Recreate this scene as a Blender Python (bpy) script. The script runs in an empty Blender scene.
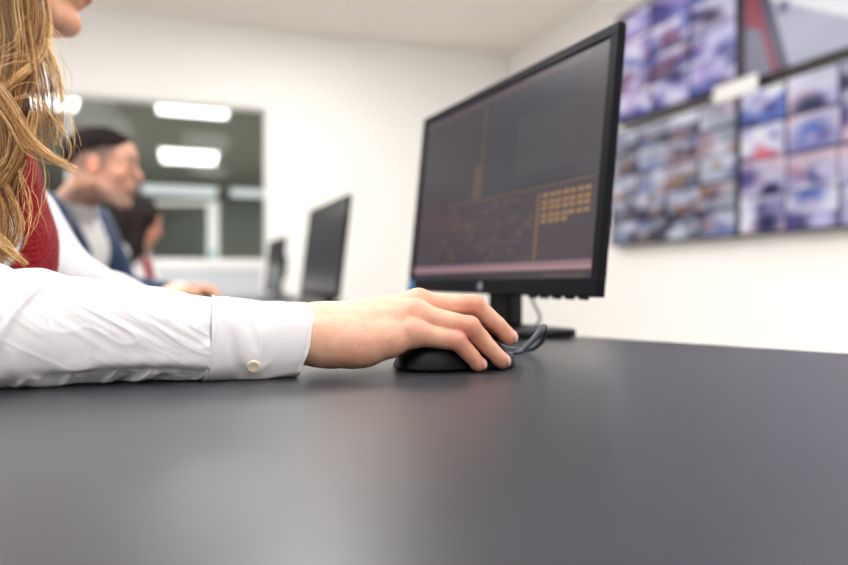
import bpy, bmesh, math, random
import numpy as np
from mathutils import Vector, Matrix

random.seed(7); rng = np.random.default_rng(7)
C = bpy.context.scene.collection
FPX, CX, CY, CAMZ, DESK = 660.0, 424.0, 282.5, 0.83, 0.75

def V(*a): return np.array(a, float)
def pt(px, py, d):
    """world point seen at a pixel of the photograph at depth d"""
    return V((px - CX) / FPX * d, d, CAMZ + (CY - py) / FPX * d)
def lin(r, g, b):
    f = lambda c: (c / 12.92 if c <= .04045 else ((c + .055) / 1.055) ** 2.4)
    return (f(r / 255), f(g / 255), f(b / 255))
def linarr(a):
    a = np.asarray(a, float) / 255
    return np.where(a <= .04045, a / 12.92, ((a + .055) / 1.055) ** 2.4)

# ------------------------------------------------------------------ materials
def mat(name, col, rough=.5, metal=0., spec=.5, bump=None, var=None, attr=None, sss=0., coat=0., coat_r=.1,
        emit=None, estr=0., sheen=0., sss_r=(1, .35, .2), sss_s=.004):
    m = bpy.data.materials.new(name); m.use_nodes = True
    nt = m.node_tree; N = nt.nodes; L = nt.links; b = N['Principled BSDF']
    b.inputs['Base Color'].default_value = (*col, 1)
    b.inputs['Roughness'].default_value = rough
    b.inputs['Metallic'].default_value = metal
    b.inputs['Specular IOR Level'].default_value = spec
    b.inputs['Coat Weight'].default_value = coat; b.inputs['Coat Roughness'].default_value = coat_r
    b.inputs['Sheen Weight'].default_value = sheen
    if sss:
        b.inputs['Subsurface Weight'].default_value = sss
        b.inputs['Subsurface Radius'].default_value = sss_r
        b.inputs['Subsurface Scale'].default_value = sss_s
    tc = N.new('ShaderNodeTexCoord')
    src = None
    if attr:
        a = N.new('ShaderNodeAttribute'); a.attribute_name = attr; src = a.outputs['Color']
        if emit is None: L.new(src, b.inputs['Base Color'])
    if var:                                     # (scale, amount) brightness mottling
        n = N.new('ShaderNodeTexNoise'); n.inputs['Scale'].default_value = var[0]; n.inputs['Detail'].default_value = 4
        L.new(tc.outputs['Object'], n.inputs['Vector'])
        mr = N.new('ShaderNodeMapRange'); mr.inputs['From Min'].default_value = .3; mr.inputs['From Max'].default_value = .7
        mr.inputs['To Min'].default_value = 1 - var[1]; mr.inputs['To Max'].default_value = 1 + var[1]
        L.new(n.outputs['Fac'], mr.inputs['Value'])
        mx = N.new('ShaderNodeMix'); mx.data_type = 'RGBA'; mx.blend_type = 'MULTIPLY'; mx.inputs['Factor'].default_value = 1
        if src: L.new(src, mx.inputs['A'])
        else: mx.inputs['A'].default_value = (*col, 1)
        L.new(mr.outputs['Result'], mx.inputs['B']); L.new(mx.outputs['Result'], b.inputs['Base Color'])
    if bump:                                    # list of (scale, strength, distance)
        prev = None
        for sc, st, di in bump:
            n = N.new('ShaderNodeTexNoise'); n.inputs['Scale'].default_value = sc; n.inputs['Detail'].default_value = 3
            L.new(tc.outputs['Object'], n.inputs['Vector'])
            bp = N.new('ShaderNodeBump'); bp.inputs['Strength'].default_value = st; bp.inputs['Distance'].default_value = di
            L.new(n.outputs['Fac'], bp.inputs['Height'])
            if prev: L.new(prev.outputs['Normal'], bp.inputs['Normal'])
            prev = bp
        L.new(prev.outputs['Normal'], b.inputs['Normal'])
    if emit is not None:
        b.inputs['Emission Color'].default_value = (*emit, 1); b.inputs['Emission Strength'].default_value = estr
        if attr: L.new(src, b.inputs['Emission Color'])
    return m

M = {}
M['wall'] = mat('painted_wall', lin(240, 238, 234), .85, spec=.2, bump=[(60, .08, .002)])
M['wall_warm'] = mat('painted_wall_warm', lin(240, 237, 234), .85, spec=.2, bump=[(60, .08, .002)])
M['ceiling'] = mat('ceiling_paint', lin(236, 229, 223), .9, spec=.1)
M['floor'] = mat('vinyl_floor', lin(206, 203, 199), .5, var=(3, .06))
M['far_wall'] = mat('grey_green_wall', lin(150, 155, 147), .8)
M['far_ceiling'] = mat('dark_grey_ceiling', lin(150, 151, 143), .9, spec=.1)
M['far_floor'] = mat('grey_floor', lin(190, 190, 184), .8)
M['trim'] = mat('white_trim', lin(222, 222, 220), .45)
M['desk'] = mat('charcoal_laminate', lin(46, 48, 54), .33, spec=.55, bump=[(900, .12, .0006), (220, .05, .0006)], var=(90, .10))
M['desk_leg'] = mat('grey_metal', lin(120, 120, 124), .4, metal=.8)
M['partition'] = mat('grey_partition_panel', lin(196, 201, 206), .6, var=(40, .03))
M['black'] = mat('black_plastic', lin(12, 13, 17), .45, spec=.22, bump=[(1500, .08, .0002)])
M['black_gloss'] = mat('dark_bezel', lin(10, 12, 20), .4, spec=.10)
M['mouse'] = mat('mouse_black', lin(7, 8, 11), .42, spec=.3)
M['mouse_btn'] = mat('mouse_blue_black', lin(34, 46, 60), .33)
M['cord'] = mat('cord_grey', lin(48, 55, 66), .45)
M['groove'] = mat('pale_seam', lin(110, 122, 138), .4)
M['silver'] = mat('silver', lin(150, 152, 160), .35, metal=.6)
M['sticker'] = mat('blue_sticker', lin(40, 120, 190), .4)
M['tvframe'] = mat('dark_tv_frame', lin(48, 42, 42), .4, spec=.25)
M['white_plastic'] = mat('white_plastic', lin(225, 225, 222), .4)
M['shirt'] = mat('white_cotton', lin(236, 234, 239), .8, spec=.2, sheen=.15, bump=[(2600, .12, .0003), (160, .10, .0012)], sss=.25, sss_r=(1, 1, 1), sss_s=.003)
M['shirt_far'] = mat('white_cotton_plain', lin(236, 236, 236), .8, spec=.2)
M['skin'] = mat('skin', (.7, .4, .3), .46, spec=.4, attr='Col', sss=.3, sss_s=.006, bump=[(1100, .35, .0006), (420, .30, .0009)], var=(90, .07))
M['nail'] = mat('nail', lin(212, 158, 150), .25, spec=.5, coat=.3)
M['button'] = mat('pearl_button', lin(240, 228, 205), .3, coat=.4)
M['thread'] = mat('thread', lin(238, 236, 236), .7)
M['scarf'] = mat('red_knit', lin(150, 12, 26), .85, spec=.15, sheen=.3, bump=[(420, .7, .003)], var=(300, .25))
M['vest_blue'] = mat('navy_wool', lin(40, 58, 88), .85, spec=.2, sheen=.2, var=(60, .08))
M['vest_red'] = mat('red_wool', lin(165, 28, 42), .85, spec=.2)
M['trousers'] = mat('dark_trousers', lin(38, 40, 50), .9)
M['shoe'] = mat('black_shoe', lin(20, 20, 22), .35)
M['chair'] = mat('black_mesh_fabric', lin(35, 36, 40), .8)
M['chair_metal'] = mat('chair_metal', lin(90, 90, 94), .35, metal=.8)
M['hair_dark'] = mat('dark_hair', lin(30, 20, 20), .75, spec=.2, bump=[(150, .5, .004)])
M['hair_man'] = mat('short_dark_hair', lin(26, 18, 18), .85, spec=.12, bump=[(400, .6, .003)])
M['hair_base'] = mat('blond_hair_base', lin(120, 84, 50), .6, bump=[(200, .6, .003)])
M['light'] = mat('light_diffuser', (1, 1, 1), .5, emit=(1, .99, .975), estr=14)
M['light_far'] = mat('light_diffuser_far', (1, 1, 1), .5, emit=(.93, .97, 1), estr=5.0)
M['light_dim'] = mat('light_diffuser_dim', (.8, .85, .9), .5, emit=(.86, .93, 1), estr=.95)
M['light_frame'] = mat('light_frame', lin(215, 215, 215), .4)

def hair_mat():
    m = mat('blond_hair', lin(176, 132, 84), .42, spec=.6)
    nt = m.node_tree; b = nt.nodes['Principled BSDF']
    a = nt.nodes.new('ShaderNodeAttribute'); a.attribute_name = 'Col'
    nt.links.new(a.outputs['Color'], b.inputs['Base Color'])
    b.inputs['Anisotropic'].default_value = .4
    return m
M['hair'] = hair_mat()

def glass_mat():
    m = bpy.data.materials.new('tinted_window_glass'); m.use_nodes = True
    nt = m.node_tree; nt.nodes.clear(); N = nt.nodes.new; L = nt.links.new
    o = N('ShaderNodeOutputMaterial'); mx = N('ShaderNodeMixShader'); t = N('ShaderNodeBsdfTransparent'); g = N('ShaderNodeBsdfGlossy')
    t.inputs['Color'].default_value = (.86, .865, .84, 1); g.inputs['Roughness'].default_value = .03
    f = N('ShaderNodeFresnel'); f.inputs['IOR'].default_value = 1.16
    L(f.outputs['Fac'], mx.inputs['Fac']); L(t.outputs['BSDF'], mx.inputs[1]); L(g.outputs['BSDF'], mx.inputs[2]); L(mx.outputs['Shader'], o.inputs['Surface'])
    return m
M['glass'] = glass_mat()
M['screen'] = mat('lcd_picture', (.012, .012, .014), .23, spec=.30, attr='Col', emit=(1, 1, 1), estr=.85)
M['tvscreen'] = mat('tv_picture', (0, 0, 0), .3, spec=.3, attr='Col', emit=(1, 1, 1), estr=.80)
M['screen_off'] = mat('dark_screen', lin(58, 58, 62), .3)

# ------------------------------------------------------------------ object helpers
def rootloc(p):
    while p.parent is not None: p = p.parent
    return Vector(p.location)
def mk(name, bm, m, parent=None, smooth=False):
    """bm holds world coordinates; children of a thing are stored relative to it"""
    me = bpy.data.meshes.new(name); bm.to_mesh(me); bm.free()
    return mk_me(name, me, m, parent, smooth)
def mk_me(name, me, m, parent=None, smooth=False):
    if isinstance(m, (list, tuple)):
        for q in m: me.materials.append(q)
    elif m is not None: me.materials.append(m)
    if smooth: me.polygons.foreach_set('use_smooth', [True] * len(me.polygons))
    o = bpy.data.objects.new(name, me); C.objects.link(o)
    if parent is not None:
        o.parent = parent
        me.transform(Matrix.Translation(-rootloc(parent)))
    return o
def thing(name, label, cat, loc, group=None):
    o = bpy.data.objects.new(name, None); C.objects.link(o); o.location = loc; o.empty_display_size = .1
    o['label'] = label; o['category'] = cat
    if group: o['group'] = group
    return o
def tag(o, label, cat, group=None):
    o['label'] = label; o['category'] = cat
    if group: o['group'] = group
    return o
def struct(o): o['kind'] = 'structure'; return o
def dup(root, loc, label=None, rotz=None):
    r = root.copy(); C.objects.link(r); r.location = loc
    if label: r['label'] = label
    if rotz is not None: r.rotation_euler = (0, 0, rotz)
    def rec(a, b):
        for ch in list(a.children):
            if ch == b: continue
            c = ch.copy(); C.objects.link(c); c.parent = b; rec(ch, c)
    rec(root, r)
    return r

def bm_new(): return bmesh.new()
def box(bm, c, s, R=None, bev=0.):
    """box of size s centred at c, R = 3x3 rotation (numpy)"""
    t = bmesh.new(); bmesh.ops.create_cube(t, size=1)
    for v in t.verts: v.co = Vector((v.co.x * s[0], v.co.y * s[1], v.co.z * s[2]))
    if bev > 0: bmesh.ops.bevel(t, geom=list(t.edges), offset=bev, segments=3, affect='EDGES', profile=.5)
    Rm = Matrix(R.tolist()) if R is not None else Matrix.Identity(3)
    for v in t.verts: v.co = Rm @ v.co + Vector(c)
    merge(bm, t)
def merge(bm, t):
    me = bpy.data.meshes.new('tmp'); t.to_mesh(me); t.free(); bm.from_mesh(me); bpy.data.meshes.remove(me)
def prism(bm, pts, z0, z1, bev=0.):
    t = bmesh.new()
    a = [t.verts.new((p[0], p[1], z0)) for p in pts]; b = [t.verts.new((p[0], p[1], z1)) for p in pts]
    n = len(pts); t.faces.new(a[::-1]); t.faces.new(b)
    for i in range(n): t.faces.new((a[i], a[(i + 1) % n], b[(i + 1) % n], b[i]))
    bmesh.ops.recalc_face_normals(t, faces=t.faces)
    if bev: bmesh.ops.bevel(t, geom=list(t.edges), offset=bev, segments=3, affect='EDGES', profile=.5)
    merge(bm, t)
def tube(bm, pts, r, n=12, cap=True):
    pts = [Vector(p) for p in pts]; rs = r if isinstance(r, (list, tuple)) else [r] * len(pts)
    prev = None; up = Vector((0, 0, 1)); nrm = None; rings = []
    for i, p in enumerate(pts):
        d = (pts[min(i + 1, len(pts) - 1)] - pts[max(i - 1, 0)]).normalized()
        if nrm is None:
            nrm = d.orthogonal().normalized()
        nrm = (nrm - d * nrm.dot(d)).normalized(); bn = d.cross(nrm)
        rings.append([bm.verts.new(p + (nrm * math.cos(2 * math.pi * k / n) + bn * math.sin(2 * math.pi * k / n)) * rs[i]) for k in range(n)])
    for a, b in zip(rings, rings[1:]):
        for k in range(n): bm.faces.new((a[k], a[(k + 1) % n], b[(k + 1) % n], b[k]))
    if cap: bm.faces.new(rings[0][::-1]); bm.faces.new(rings[-1])
def smooth_path(pts, n=8):
    pts = [np.array(p, float) for p in pts]; out = []
    P = [2 * pts[0] - pts[1]] + pts + [2 * pts[-1] - pts[-2]]
    for i in range(1, len(P) - 2):
        for k in range(n):
            t = k / n; a, b, c, d = P[i - 1], P[i], P[i + 1], P[i + 2]
            out.append(.5 * ((2 * b) + (c - a) * t + (2 * a - 5 * b + 4 * c - d) * t * t + (3 * b - a - 3 * c + d) * t ** 3))
    out.append(pts[-1]); return out
def Rz(a): c, s = math.cos(a), math.sin(a); return np.array([[c, -s, 0], [s, c, 0], [0, 0, 1.]])
def Ry(a): c, s = math.cos(a), math.sin(a); return np.array([[c, 0, s], [0, 1, 0], [-s, 0, c.real]])

# ------------------------------------------------------------------ value noise
_perm = rng.permutation(4096)
def vnoise(X, Y, Z=0., seed=0):
    X = np.asarray(X, float); Y = np.asarray(Y, float); Z = np.zeros_like(X) + Z
    xi, yi, zi = np.floor(X).astype(int), np.floor(Y).astype(int), np.floor(Z).astype(int)
    xf, yf, zf = X - xi, Y - yi, Z - zi
    s = lambda t: t * t * t * (t * (6 * t - 15) + 10)
    xf, yf, zf = s(xf), s(yf), s(zf)
    h = lambda a, b, c: _perm[(a + seed * 17 + _perm[(b + seed * 5 + _perm[c & 4095]) & 4095]) & 4095] / 2047.5 - 1
    l = lambda a, b, t: a + (b - a) * t
    return l(l(l(h(xi, yi, zi), h(xi + 1, yi, zi), xf), l(h(xi, yi + 1, zi), h(xi + 1, yi + 1, zi), xf), yf),
             l(l(h(xi, yi, zi + 1), h(xi + 1, yi, zi + 1), xf), l(h(xi, yi + 1, zi + 1), h(xi + 1, yi + 1, zi + 1), xf), yf), zf)

# ------------------------------------------------------------------ distance fields and their surface
def rc(P, a, b, ra, rb):
    a = np.asarray(a, float); ab = np.asarray(b, float) - a
    t = np.clip((P - a) @ ab / max(ab @ ab, 1e-12), 0, 1)
    return np.linalg.norm(P - a - t[:, None] * ab, axis=1) - (ra + (rb - ra) * t)
def sph(P, c, r): return np.linalg.norm(P - np.asarray(c, float), axis=1) - r
def ell(P, c, r, R=None):
    p = P - np.asarray(c, float)
    if R is not None: p = p @ R
    r = np.asarray(r, float); k0 = np.linalg.norm(p / r, axis=1); k1 = np.linalg.norm(p / (r * r), axis=1)
    return k0 * (k0 - 1) / np.maximum(k1, 1e-9)
def smin(a, b, k):
    h = np.clip(.5 + .5 * (b - a) / k, 0, 1); return b + (a - b) * h - k * h * (1 - h)
def smax(a, b, k): return -smin(-a, -b, k)
def chain(P, pts, rs, k=.002):
    d = None
    for i in range(len(pts) - 1):
        e = rc(P, pts[i], pts[i + 1], rs[i], rs[i + 1]); d = e if d is None else smin(d, e, k)
    return d
def field_mesh(f, lo, hi, h, B=10, margin=.012):
    lo = np.asarray(lo, float); hi = np.asarray(hi, float)
    nb = np.ceil((hi - lo) / h / B).astype(int); n = nb * B
    F = np.empty(tuple(n), np.float32)
    bi = np.stack(np.meshgrid(*[np.arange(k) for k in nb], indexing='ij'), -1).reshape(-1, 3)
    bc = lo + (bi * B + (B - 1) / 2) * h; dc = f(bc)
    rad = B * h * .87 + margin; act = np.abs(dc) < rad
    for (i, j, k), d in zip(bi[~act], dc[~act]):
        F[i * B:i * B + B, j * B:j * B + B, k * B:k * B + B] = 1. if d > 0 else -1.
    loc = np.stack(np.meshgrid(*[np.arange(B)] * 3, indexing='ij'), -1).reshape(-1, 3)
    A = bi[act]; step = max(1, 300000 // B ** 3)
    for s in range(0, len(A), step):
        a = A[s:s + step]; idx = (a[:, None, :] * B + loc[None]).reshape(-1, 3)
        val = f(lo + idx * h); F[idx[:, 0], idx[:, 1], idx[:, 2]] = val
    S = F < 0
    c = np.zeros(tuple(n - 1), np.int8); sl = [(i, j, k) for i in (0, 1) for j in (0, 1) for k in (0, 1)]
    for i, j, k in sl: c += S[i:n[0] - 1 + i, j:n[1] - 1 + j, k:n[2] - 1 + k]
    cells = np.argwhere((c > 0) & (c < 8)); K = len(cells)
    vals = {q: F[cells[:, 0] + q[0], cells[:, 1] + q[1], cells[:, 2] + q[2]].astype(float) for q in sl}
    acc = np.zeros((K, 3)); cnt = np.zeros(K)
    for q in sl:
        for ax in range(3):
            if q[ax]: continue
            w = list(q); w[ax] = 1; w = tuple(w); a, b = vals[q], vals[w]
            m = (a < 0) != (b < 0); t = np.where(m, a / np.where(m, a - b, 1), 0)
            p = np.tile(np.array(q, float), (K, 1)); p[:, ax] += t
            acc += p * m[:, None]; cnt += m
    verts = lo + (cells + acc / cnt[:, None]) * h
    # pull the vertices onto the surface
    for _ in range(2):
        e = h * .3; g = np.stack([f(verts + np.eye(3)[k] * e) - f(verts - np.eye(3)[k] * e) for k in range(3)], 1) / (2 * e)
        d = f(verts); gn = np.maximum((g * g).sum(1), .2)
        verts = verts - np.clip((d / gn)[:, None] * g, -h * .5, h * .5) * .8
    idm = -np.ones(tuple(n - 1), np.int32); idm[cells[:, 0], cells[:, 1], cells[:, 2]] = np.arange(K)
    faces = []
    for ax in range(3):
        u, v = [(1, 2), (2, 0), (0, 1)][ax]
        a = [slice(None)] * 3; b = [slice(None)] * 3; a[ax] = slice(0, -1); b[ax] = slice(1, None)
        Sa, Sb = S[tuple(a)], S[tuple(b)]; e = np.argwhere(Sa != Sb)
        e = e[(e[:, u] > 0) & (e[:, v] > 0) & (e[:, u] < n[u] - 1) & (e[:, v] < n[v] - 1)]
        ins = Sa[e[:, 0], e[:, 1], e[:, 2]]
        def g(du, dv):
            q = e.copy(); q[:, u] += du; q[:, v] += dv; return idm[q[:, 0], q[:, 1], q[:, 2]]
        q = np.stack([g(-1, -1), g(0, -1), g(0, 0), g(-1, 0)], 1)
        q[~ins] = q[~ins][:, ::-1]; faces.append(q)
    faces = np.concatenate(faces); faces = faces[(faces >= 0).all(1)]
    return verts, faces
def raw_mesh(name, verts, faces, cols=None):
    me = bpy.data.meshes.new(name); k = faces.shape[1]
    me.vertices.add(len(verts)); me.vertices.foreach_set('co', np.asarray(verts, np.float32).ravel())
    me.loops.add(faces.size); me.loops.foreach_set('vertex_index', faces.astype(np.int32).ravel())
    me.polygons.add(len(faces)); me.polygons.foreach_set('loop_start', np.arange(0, faces.size, k, dtype=np.int32))
    me.update(calc_edges=True); me.validate()
    if cols is not None:
        a = me.color_attributes.new('Col', 'FLOAT_COLOR', 'POINT')
        a.data.foreach_set('color', np.concatenate([cols, np.ones((len(cols), 1))], 1).astype(np.float32).ravel())
    return me
def field_obj(name, f, lo, hi, h, m, parent, colf=None, **kw):
    v, q = field_mesh(f, lo, hi, h, **kw)
    return mk_me(name, raw_mesh(name, v, q, colf(v) if colf else None), m, parent, True)
def join_vf(parts):
    vs, fs, n = [], [], 0
    for v, q in parts: vs.append(v); fs.append(q + n); n += len(v)
    return np.concatenate(vs), np.concatenate(fs)

# ------------------------------------------------------------------ camera and view
cam = bpy.data.cameras.new('camera'); co = bpy.data.objects.new('camera', cam); C.objects.link(co)
co.location = (0, 0, CAMZ); co.rotation_euler = (math.pi / 2, 0, 0)
cam.sensor_width = 36; cam.lens = 36 * FPX / 848; cam.clip_start = .01
cam.dof.use_dof = True; cam.dof.focus_distance = .585; cam.dof.aperture_fstop = 2.35
bpy.context.scene.camera = co
sc = bpy.context.scene
sc.view_settings.view_transform = 'Standard'; sc.view_settings.look = 'None'; sc.view_settings.exposure = 0.0
sc.cycles.use_denoising = True
sc.cycles.max_bounces = 8; sc.cycles.diffuse_bounces = 4; sc.cycles.sample_clamp_indirect = 6
sc.cycles.caustics_reflective = False; sc.cycles.caustics_refractive = False
w = bpy.data.worlds.new('world'); sc.world = w; w.use_nodes = True
w.node_tree.nodes['Background'].inputs[0].default_value = (.9, .95, 1, 1); w.node_tree.nodes['Background'].inputs[1].default_value = .3

# ------------------------------------------------------------------ room
CEIL = 2.80
def bwall(k): Y = 5.49 / (1 - .323 * k); return V(k * Y, Y)           # point of the back wall along a view ray
CR = V(.743, 5.73); RD = V(.403, -1.) / math.hypot(.403, 1); BD = V(-1, -.323) / math.hypot(1, .323)
NR = CR + RD * 9.5; BL = CR + BD * 4.95; NL = BL + RD * 9.5
def slab(name, a, b, z0, z1, th, m):
    """wall piece between plan points a and b, thickness to the right-hand side of a->b"""
    a = V(*a[:2]); b = V(*b[:2]); d = (b - a) / np.linalg.norm(b - a); n = V(d[1], -d[0]) * th
    bm = bm_new(); prism(bm, [a, b, b + n, a + n], z0, z1); return bm
bm = bm_new(); o2 = RD * .3
prism(bm, [NR + V(.4, -.3), CR + V(.25, .1), BL + V(-.3, .1), NL + V(-.2, -.3)], -.1, 0); struct(mk('floor', bm, M['floor']))
bm = bm_new(); prism(bm, [NR + V(.4, -.3), CR + V(.25, .1), BL + V(-.3, .1), NL + V(-.2, -.3)], CEIL, CEIL + .1); struct(mk('ceiling', bm, M['ceiling']))
struct(mk('wall_right', slab('w', NR, CR, 0, CEIL, .12, M['wall']), M['wall_warm']))
struct(mk('wall_left', slab('w', BL, NL, 0, CEIL, .12, M['wall']), M['wall']))
struct(mk('wall_front', slab('w', NL, NR, 0, CEIL, .12, M['wall']), M['wall']))
wr = bwall((267.5 - CX) / FPX); wl = bwall((-75 - CX) / FPX); WZ0, WZ1 = .988, 2.180
bm = bm_new(); nb = V(-BD[1], BD[0]) * -.12      # outward (away from the camera)
if nb[1] < 0: nb = -nb
def wp(a, b, z0, z1): prism(bm, [a, b, b + nb, a + nb], z0, z1)
wp(CR, wr, 0, CEIL); wp(wr, wl, 0, WZ0); wp(wr, wl, WZ1, CEIL); wp(wl, BL, 0, CEIL)
struct(mk('wall_back', bm, M['wall']))
# window: slim white frame and one tinted pane
bdn = (wl - wr) / np.linalg.norm(wl - wr); wlen = np.linalg.norm(wl - wr); yawb = math.atan2(bdn[1], bdn[0])
bm = bm_new(); mid = (wr + wl) / 2 + nb * .5
for z in (WZ0 + .011, WZ1 - .011): box(bm, (*mid, z), (wlen, .07, .022), Rz(yawb), .002)
for p in (wr + bdn * .011, wl - bdn * .011, wr + bdn * wlen * .62): box(bm, (*(p + nb * .5), (WZ0 + WZ1) / 2), (.022, .069, WZ1 - WZ0 - .044), Rz(yawb), .002)
wf = struct(mk('window_1', bm, M['trim']))
bm = bm_new(); box(bm, (*mid, (WZ0 + WZ1) / 2), (wlen - .04, .006, WZ1 - WZ0 - .04), Rz(yawb)); mk('pane', bm, M['glass'], wf)
bm = bm_new(); box(bm, (*((wr + wl) / 2 - nb * .06), WZ0 - .012), (wlen + .06, .04, .02), Rz(yawb), .003); struct(mk('trim_1', bm, M['trim']))
for nm, a, b in (('baseboard_right', NR, CR), ('baseboard_left', BL, NL)):
    bm = slab('b', a, b, 0, .08, -.012, None); struct(mk(nm, bm, M['trim']))
# room beyond the window
q0 = CR + V(.5, .2); farY = 15.5
bm = bm_new(); prism(bm, [wr + V(1.6, .75), V(1.2, farY), V(-10.2, farY), wl + V(-2.2, -.25)], -.1, 0); struct(mk('floor_2', bm, M['far_floor']))
bm = bm_new(); prism(bm, [wr + V(1.6, .75), V(1.2, farY), V(-10.2, farY), wl + V(-2.2, -.25)], CEIL, CEIL + .1); struct(mk('ceiling_2', bm, M['far_ceiling']))
bm = bm_new(); prism(bm, [V(-10.2, farY), V(1.2, farY), V(1.2, farY + .1), V(-10.2, farY + .1)], 0, CEIL); struct(mk('wall_far', bm, M['far_wall']))
bm = bm_new(); prism(bm, [V(-1.62, 5.15), V(-1.5, 5.15), V(-2.7, farY), V(-2.85, farY)], 0, CEIL)
bm.free()
bm = bm_new(); prism(bm, [V(1.2, 6.2), V(1.3, 6.2), V(1.3, farY), V(1.2, farY)], 0, CEIL); struct(mk('wall_far_right', bm, M['far_wall']))
bm = bm_new(); prism(bm, [V(-10.2, 3.6), V(-10.1, 3.6), V(-10.1, farY), V(-10.2, farY)], 0, CEIL); struct(mk('wall_far_left', bm, M['far_wall']))
# glazed door in the far wall, light reflected by its frame put in as emission
dY = farY - .03; dx = (213 - CX) / FPX * dY; dx0 = (140 - CX) / FPX * dY; dz = CAMZ + (CY - 203) / FPX * dY
bm = bm_new()
box(bm, ((dx + dx0) / 2, dY, dz), (dx - dx0 + .2, .06, .08), None, .01); box(bm, (dx, dY, dz / 2), (.24, .058, dz), None, .01); box(bm, (dx0, dY, dz / 2), (.10, .058, dz), None, .01)
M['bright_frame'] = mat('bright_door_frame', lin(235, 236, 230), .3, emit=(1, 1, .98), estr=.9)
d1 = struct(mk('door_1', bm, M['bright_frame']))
bm = bm_new(); box(bm, ((dx + dx0) / 2, dY + .01, dz / 2 - .08), (dx - dx0 - .17, .01, dz - .2)); mk('door_panel', bm, mat('far_door_glass', lin(146, 152, 144), .3), d1)
bm = bm_new()
for zz in (1.05, 1.45): box(bm, (dx, dY - .05, zz), (.16, .03, .25), None, .01)
mk('handle', bm, mat('pale_blue_plate', lin(150, 190, 205), .4, emit=(.5, .75, .85), estr=.5), d1)  # plate brightness put in as emission too, no lamp in the door

# ceiling lights: flat panels, a frame and a diffuser each
def ceiling_light(p, sx, sy, yaw, label, m, group, z=CEIL):
    t = thing('ceiling_light', label, 'ceiling light', (p[0], p[1], z - .03), group)
    R = Rz(yaw); bm = bm_new()
    for s in (-1, 1):
        box(bm, V(p[0], p[1], z - .016) + R @ V(s * (sx / 2), 0, 0), (.03, sy + .03, .031), R, .003)
        box(bm, V(p[0], p[1], z - .016) + R @ V(0, s * (sy / 2), 0), (sx - .03, .03, .031), R, .003)
    mk('frame', bm, M['light_frame'], t)
    bm = bm_new(); box(bm, (p[0], p[1], z - .017), (sx - .03, sy - .03, .02), R, .002); mk('diffuser', bm, m, t)
    return t
def ceil_at(px, py, z=CEIL - .03): Y = (z - CAMZ) * FPX / (CY - py); return V((px - CX) / FPX * Y, Y)
FL = [((193, 106.5), .78, .92, 'wide glowing ceiling panel seen through the window, nearest the window top on the right'),
      ((35, 98.5), .82, .8, 'glowing ceiling panel seen through the window behind the long blond hair'),
      ((189, 157.5), .84, 1.15, 'second glowing panel below the widest one, seen through the window'),
      ((252, 193.5), .9, 1.3, 'small bluish panel far back at the right edge of the window'),
      ((180, 191), 1.5, 1.5, 'long glowing panel far back above the framed door, seen through the window')]
for (px, py), sx, sy, lab in FL:
    cp_ = ceil_at(px, py); ceiling_light(cp_, sx, sy, math.atan2(-cp_[0], cp_[1]), lab, M['light_dim' if py > 180 else 'light_far'], 'ceiling panels in the room beyond the window')
u, v_ = RD, V(RD[1], -RD[0])
if v_[0] > 0: v_ = -v_
ROOML = [(-.6, 3.6, 'glowing ceiling panel above the row of monitors'), (-2.15, 2.35, 'glowing ceiling panel above the seated operators, nearer the window wall'),
         (-.35, .9, 'glowing ceiling panel above the front desk'), (-1.7, 1.2, 'glowing ceiling panel above the operators at the front, by the left wall'),
         (1.6, 1.4, 'glowing ceiling panel beside the screen wall'), (2.1, -1.2, 'glowing ceiling panel at the camera end beside the screen wall'),
         (.4, -1.4, 'glowing ceiling panel behind the camera')]
for x, y, lab in ROOML:
    ceiling_light((x, y), .6, 1.2, math.atan2(RD[1], RD[0]) + math.pi / 2, lab, M['light'], 'ceiling panels over the operators')
def area(name, loc, rot, sx, sy, e, col=(1, .99, .975)):
    l = bpy.data.lights.new(name, 'AREA'); l.shape = 'RECTANGLE'; l.size = sx; l.size_y = sy; l.energy = e; l.color = col
    o = bpy.data.objects.new(name, l); C.objects.link(o); o.location = loc; o.rotation_euler = rot; return o
for i, (x, y, lab) in enumerate(ROOML):
    area('panel_glow', (x, y, CEIL - .05), (0, 0, 0), .6, 1.2, 6)
area('panel_glow_far', (-3.5, 9, CEIL - .05), (0, 0, 0), 3, 4, 250, (1, .99, .96))
area('camera_fill', (1.4, -2.6, 1.9), (math.radians(78), 0, math.radians(12)), 2.6, 1.6, 12, (1, .99, .97))  # added fill lamp floating indoors behind the camera, no window there

# ------------------------------------------------------------------ desks
def desk(pts, label, group, legs):
    c = np.mean(pts, 0); t = thing('desk', label, 'desk', (c[0], c[1], 0), group)
    bm = bm_new(); prism(bm, pts, DESK - .028, DESK, .0015); mk('desktop', bm, M['desk'], t)
    for p in legs:
        bm = bm_new(); box(bm, (p[0], p[1], (DESK - .028) / 2 + .001), (.05, .05, DESK - .030), Rz(-.36), .004); mk('leg', bm, M['desk_leg'], t)
    return t
D1 = [(-.345, -.35), (.95, -.35), (.95, .285), (.478, .744), (.219, .996), (-.144, 1.349), (-.62, 1.25), (-.345, .50)]
desk(D1, 'wide charcoal desk filling the foreground, under the hand and mouse', 'operator desks', [(-.27, -.27), (.87, -.27), (.87, .2), (-.18, 1.26), (-.5, 1.2)])
F0 = V(math.cos(.455), math.sin(.455)); R0 = V(-math.sin(.455), math.cos(.455)); ROW = V(-.351, .936); FR = V(.936, .351)
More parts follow.
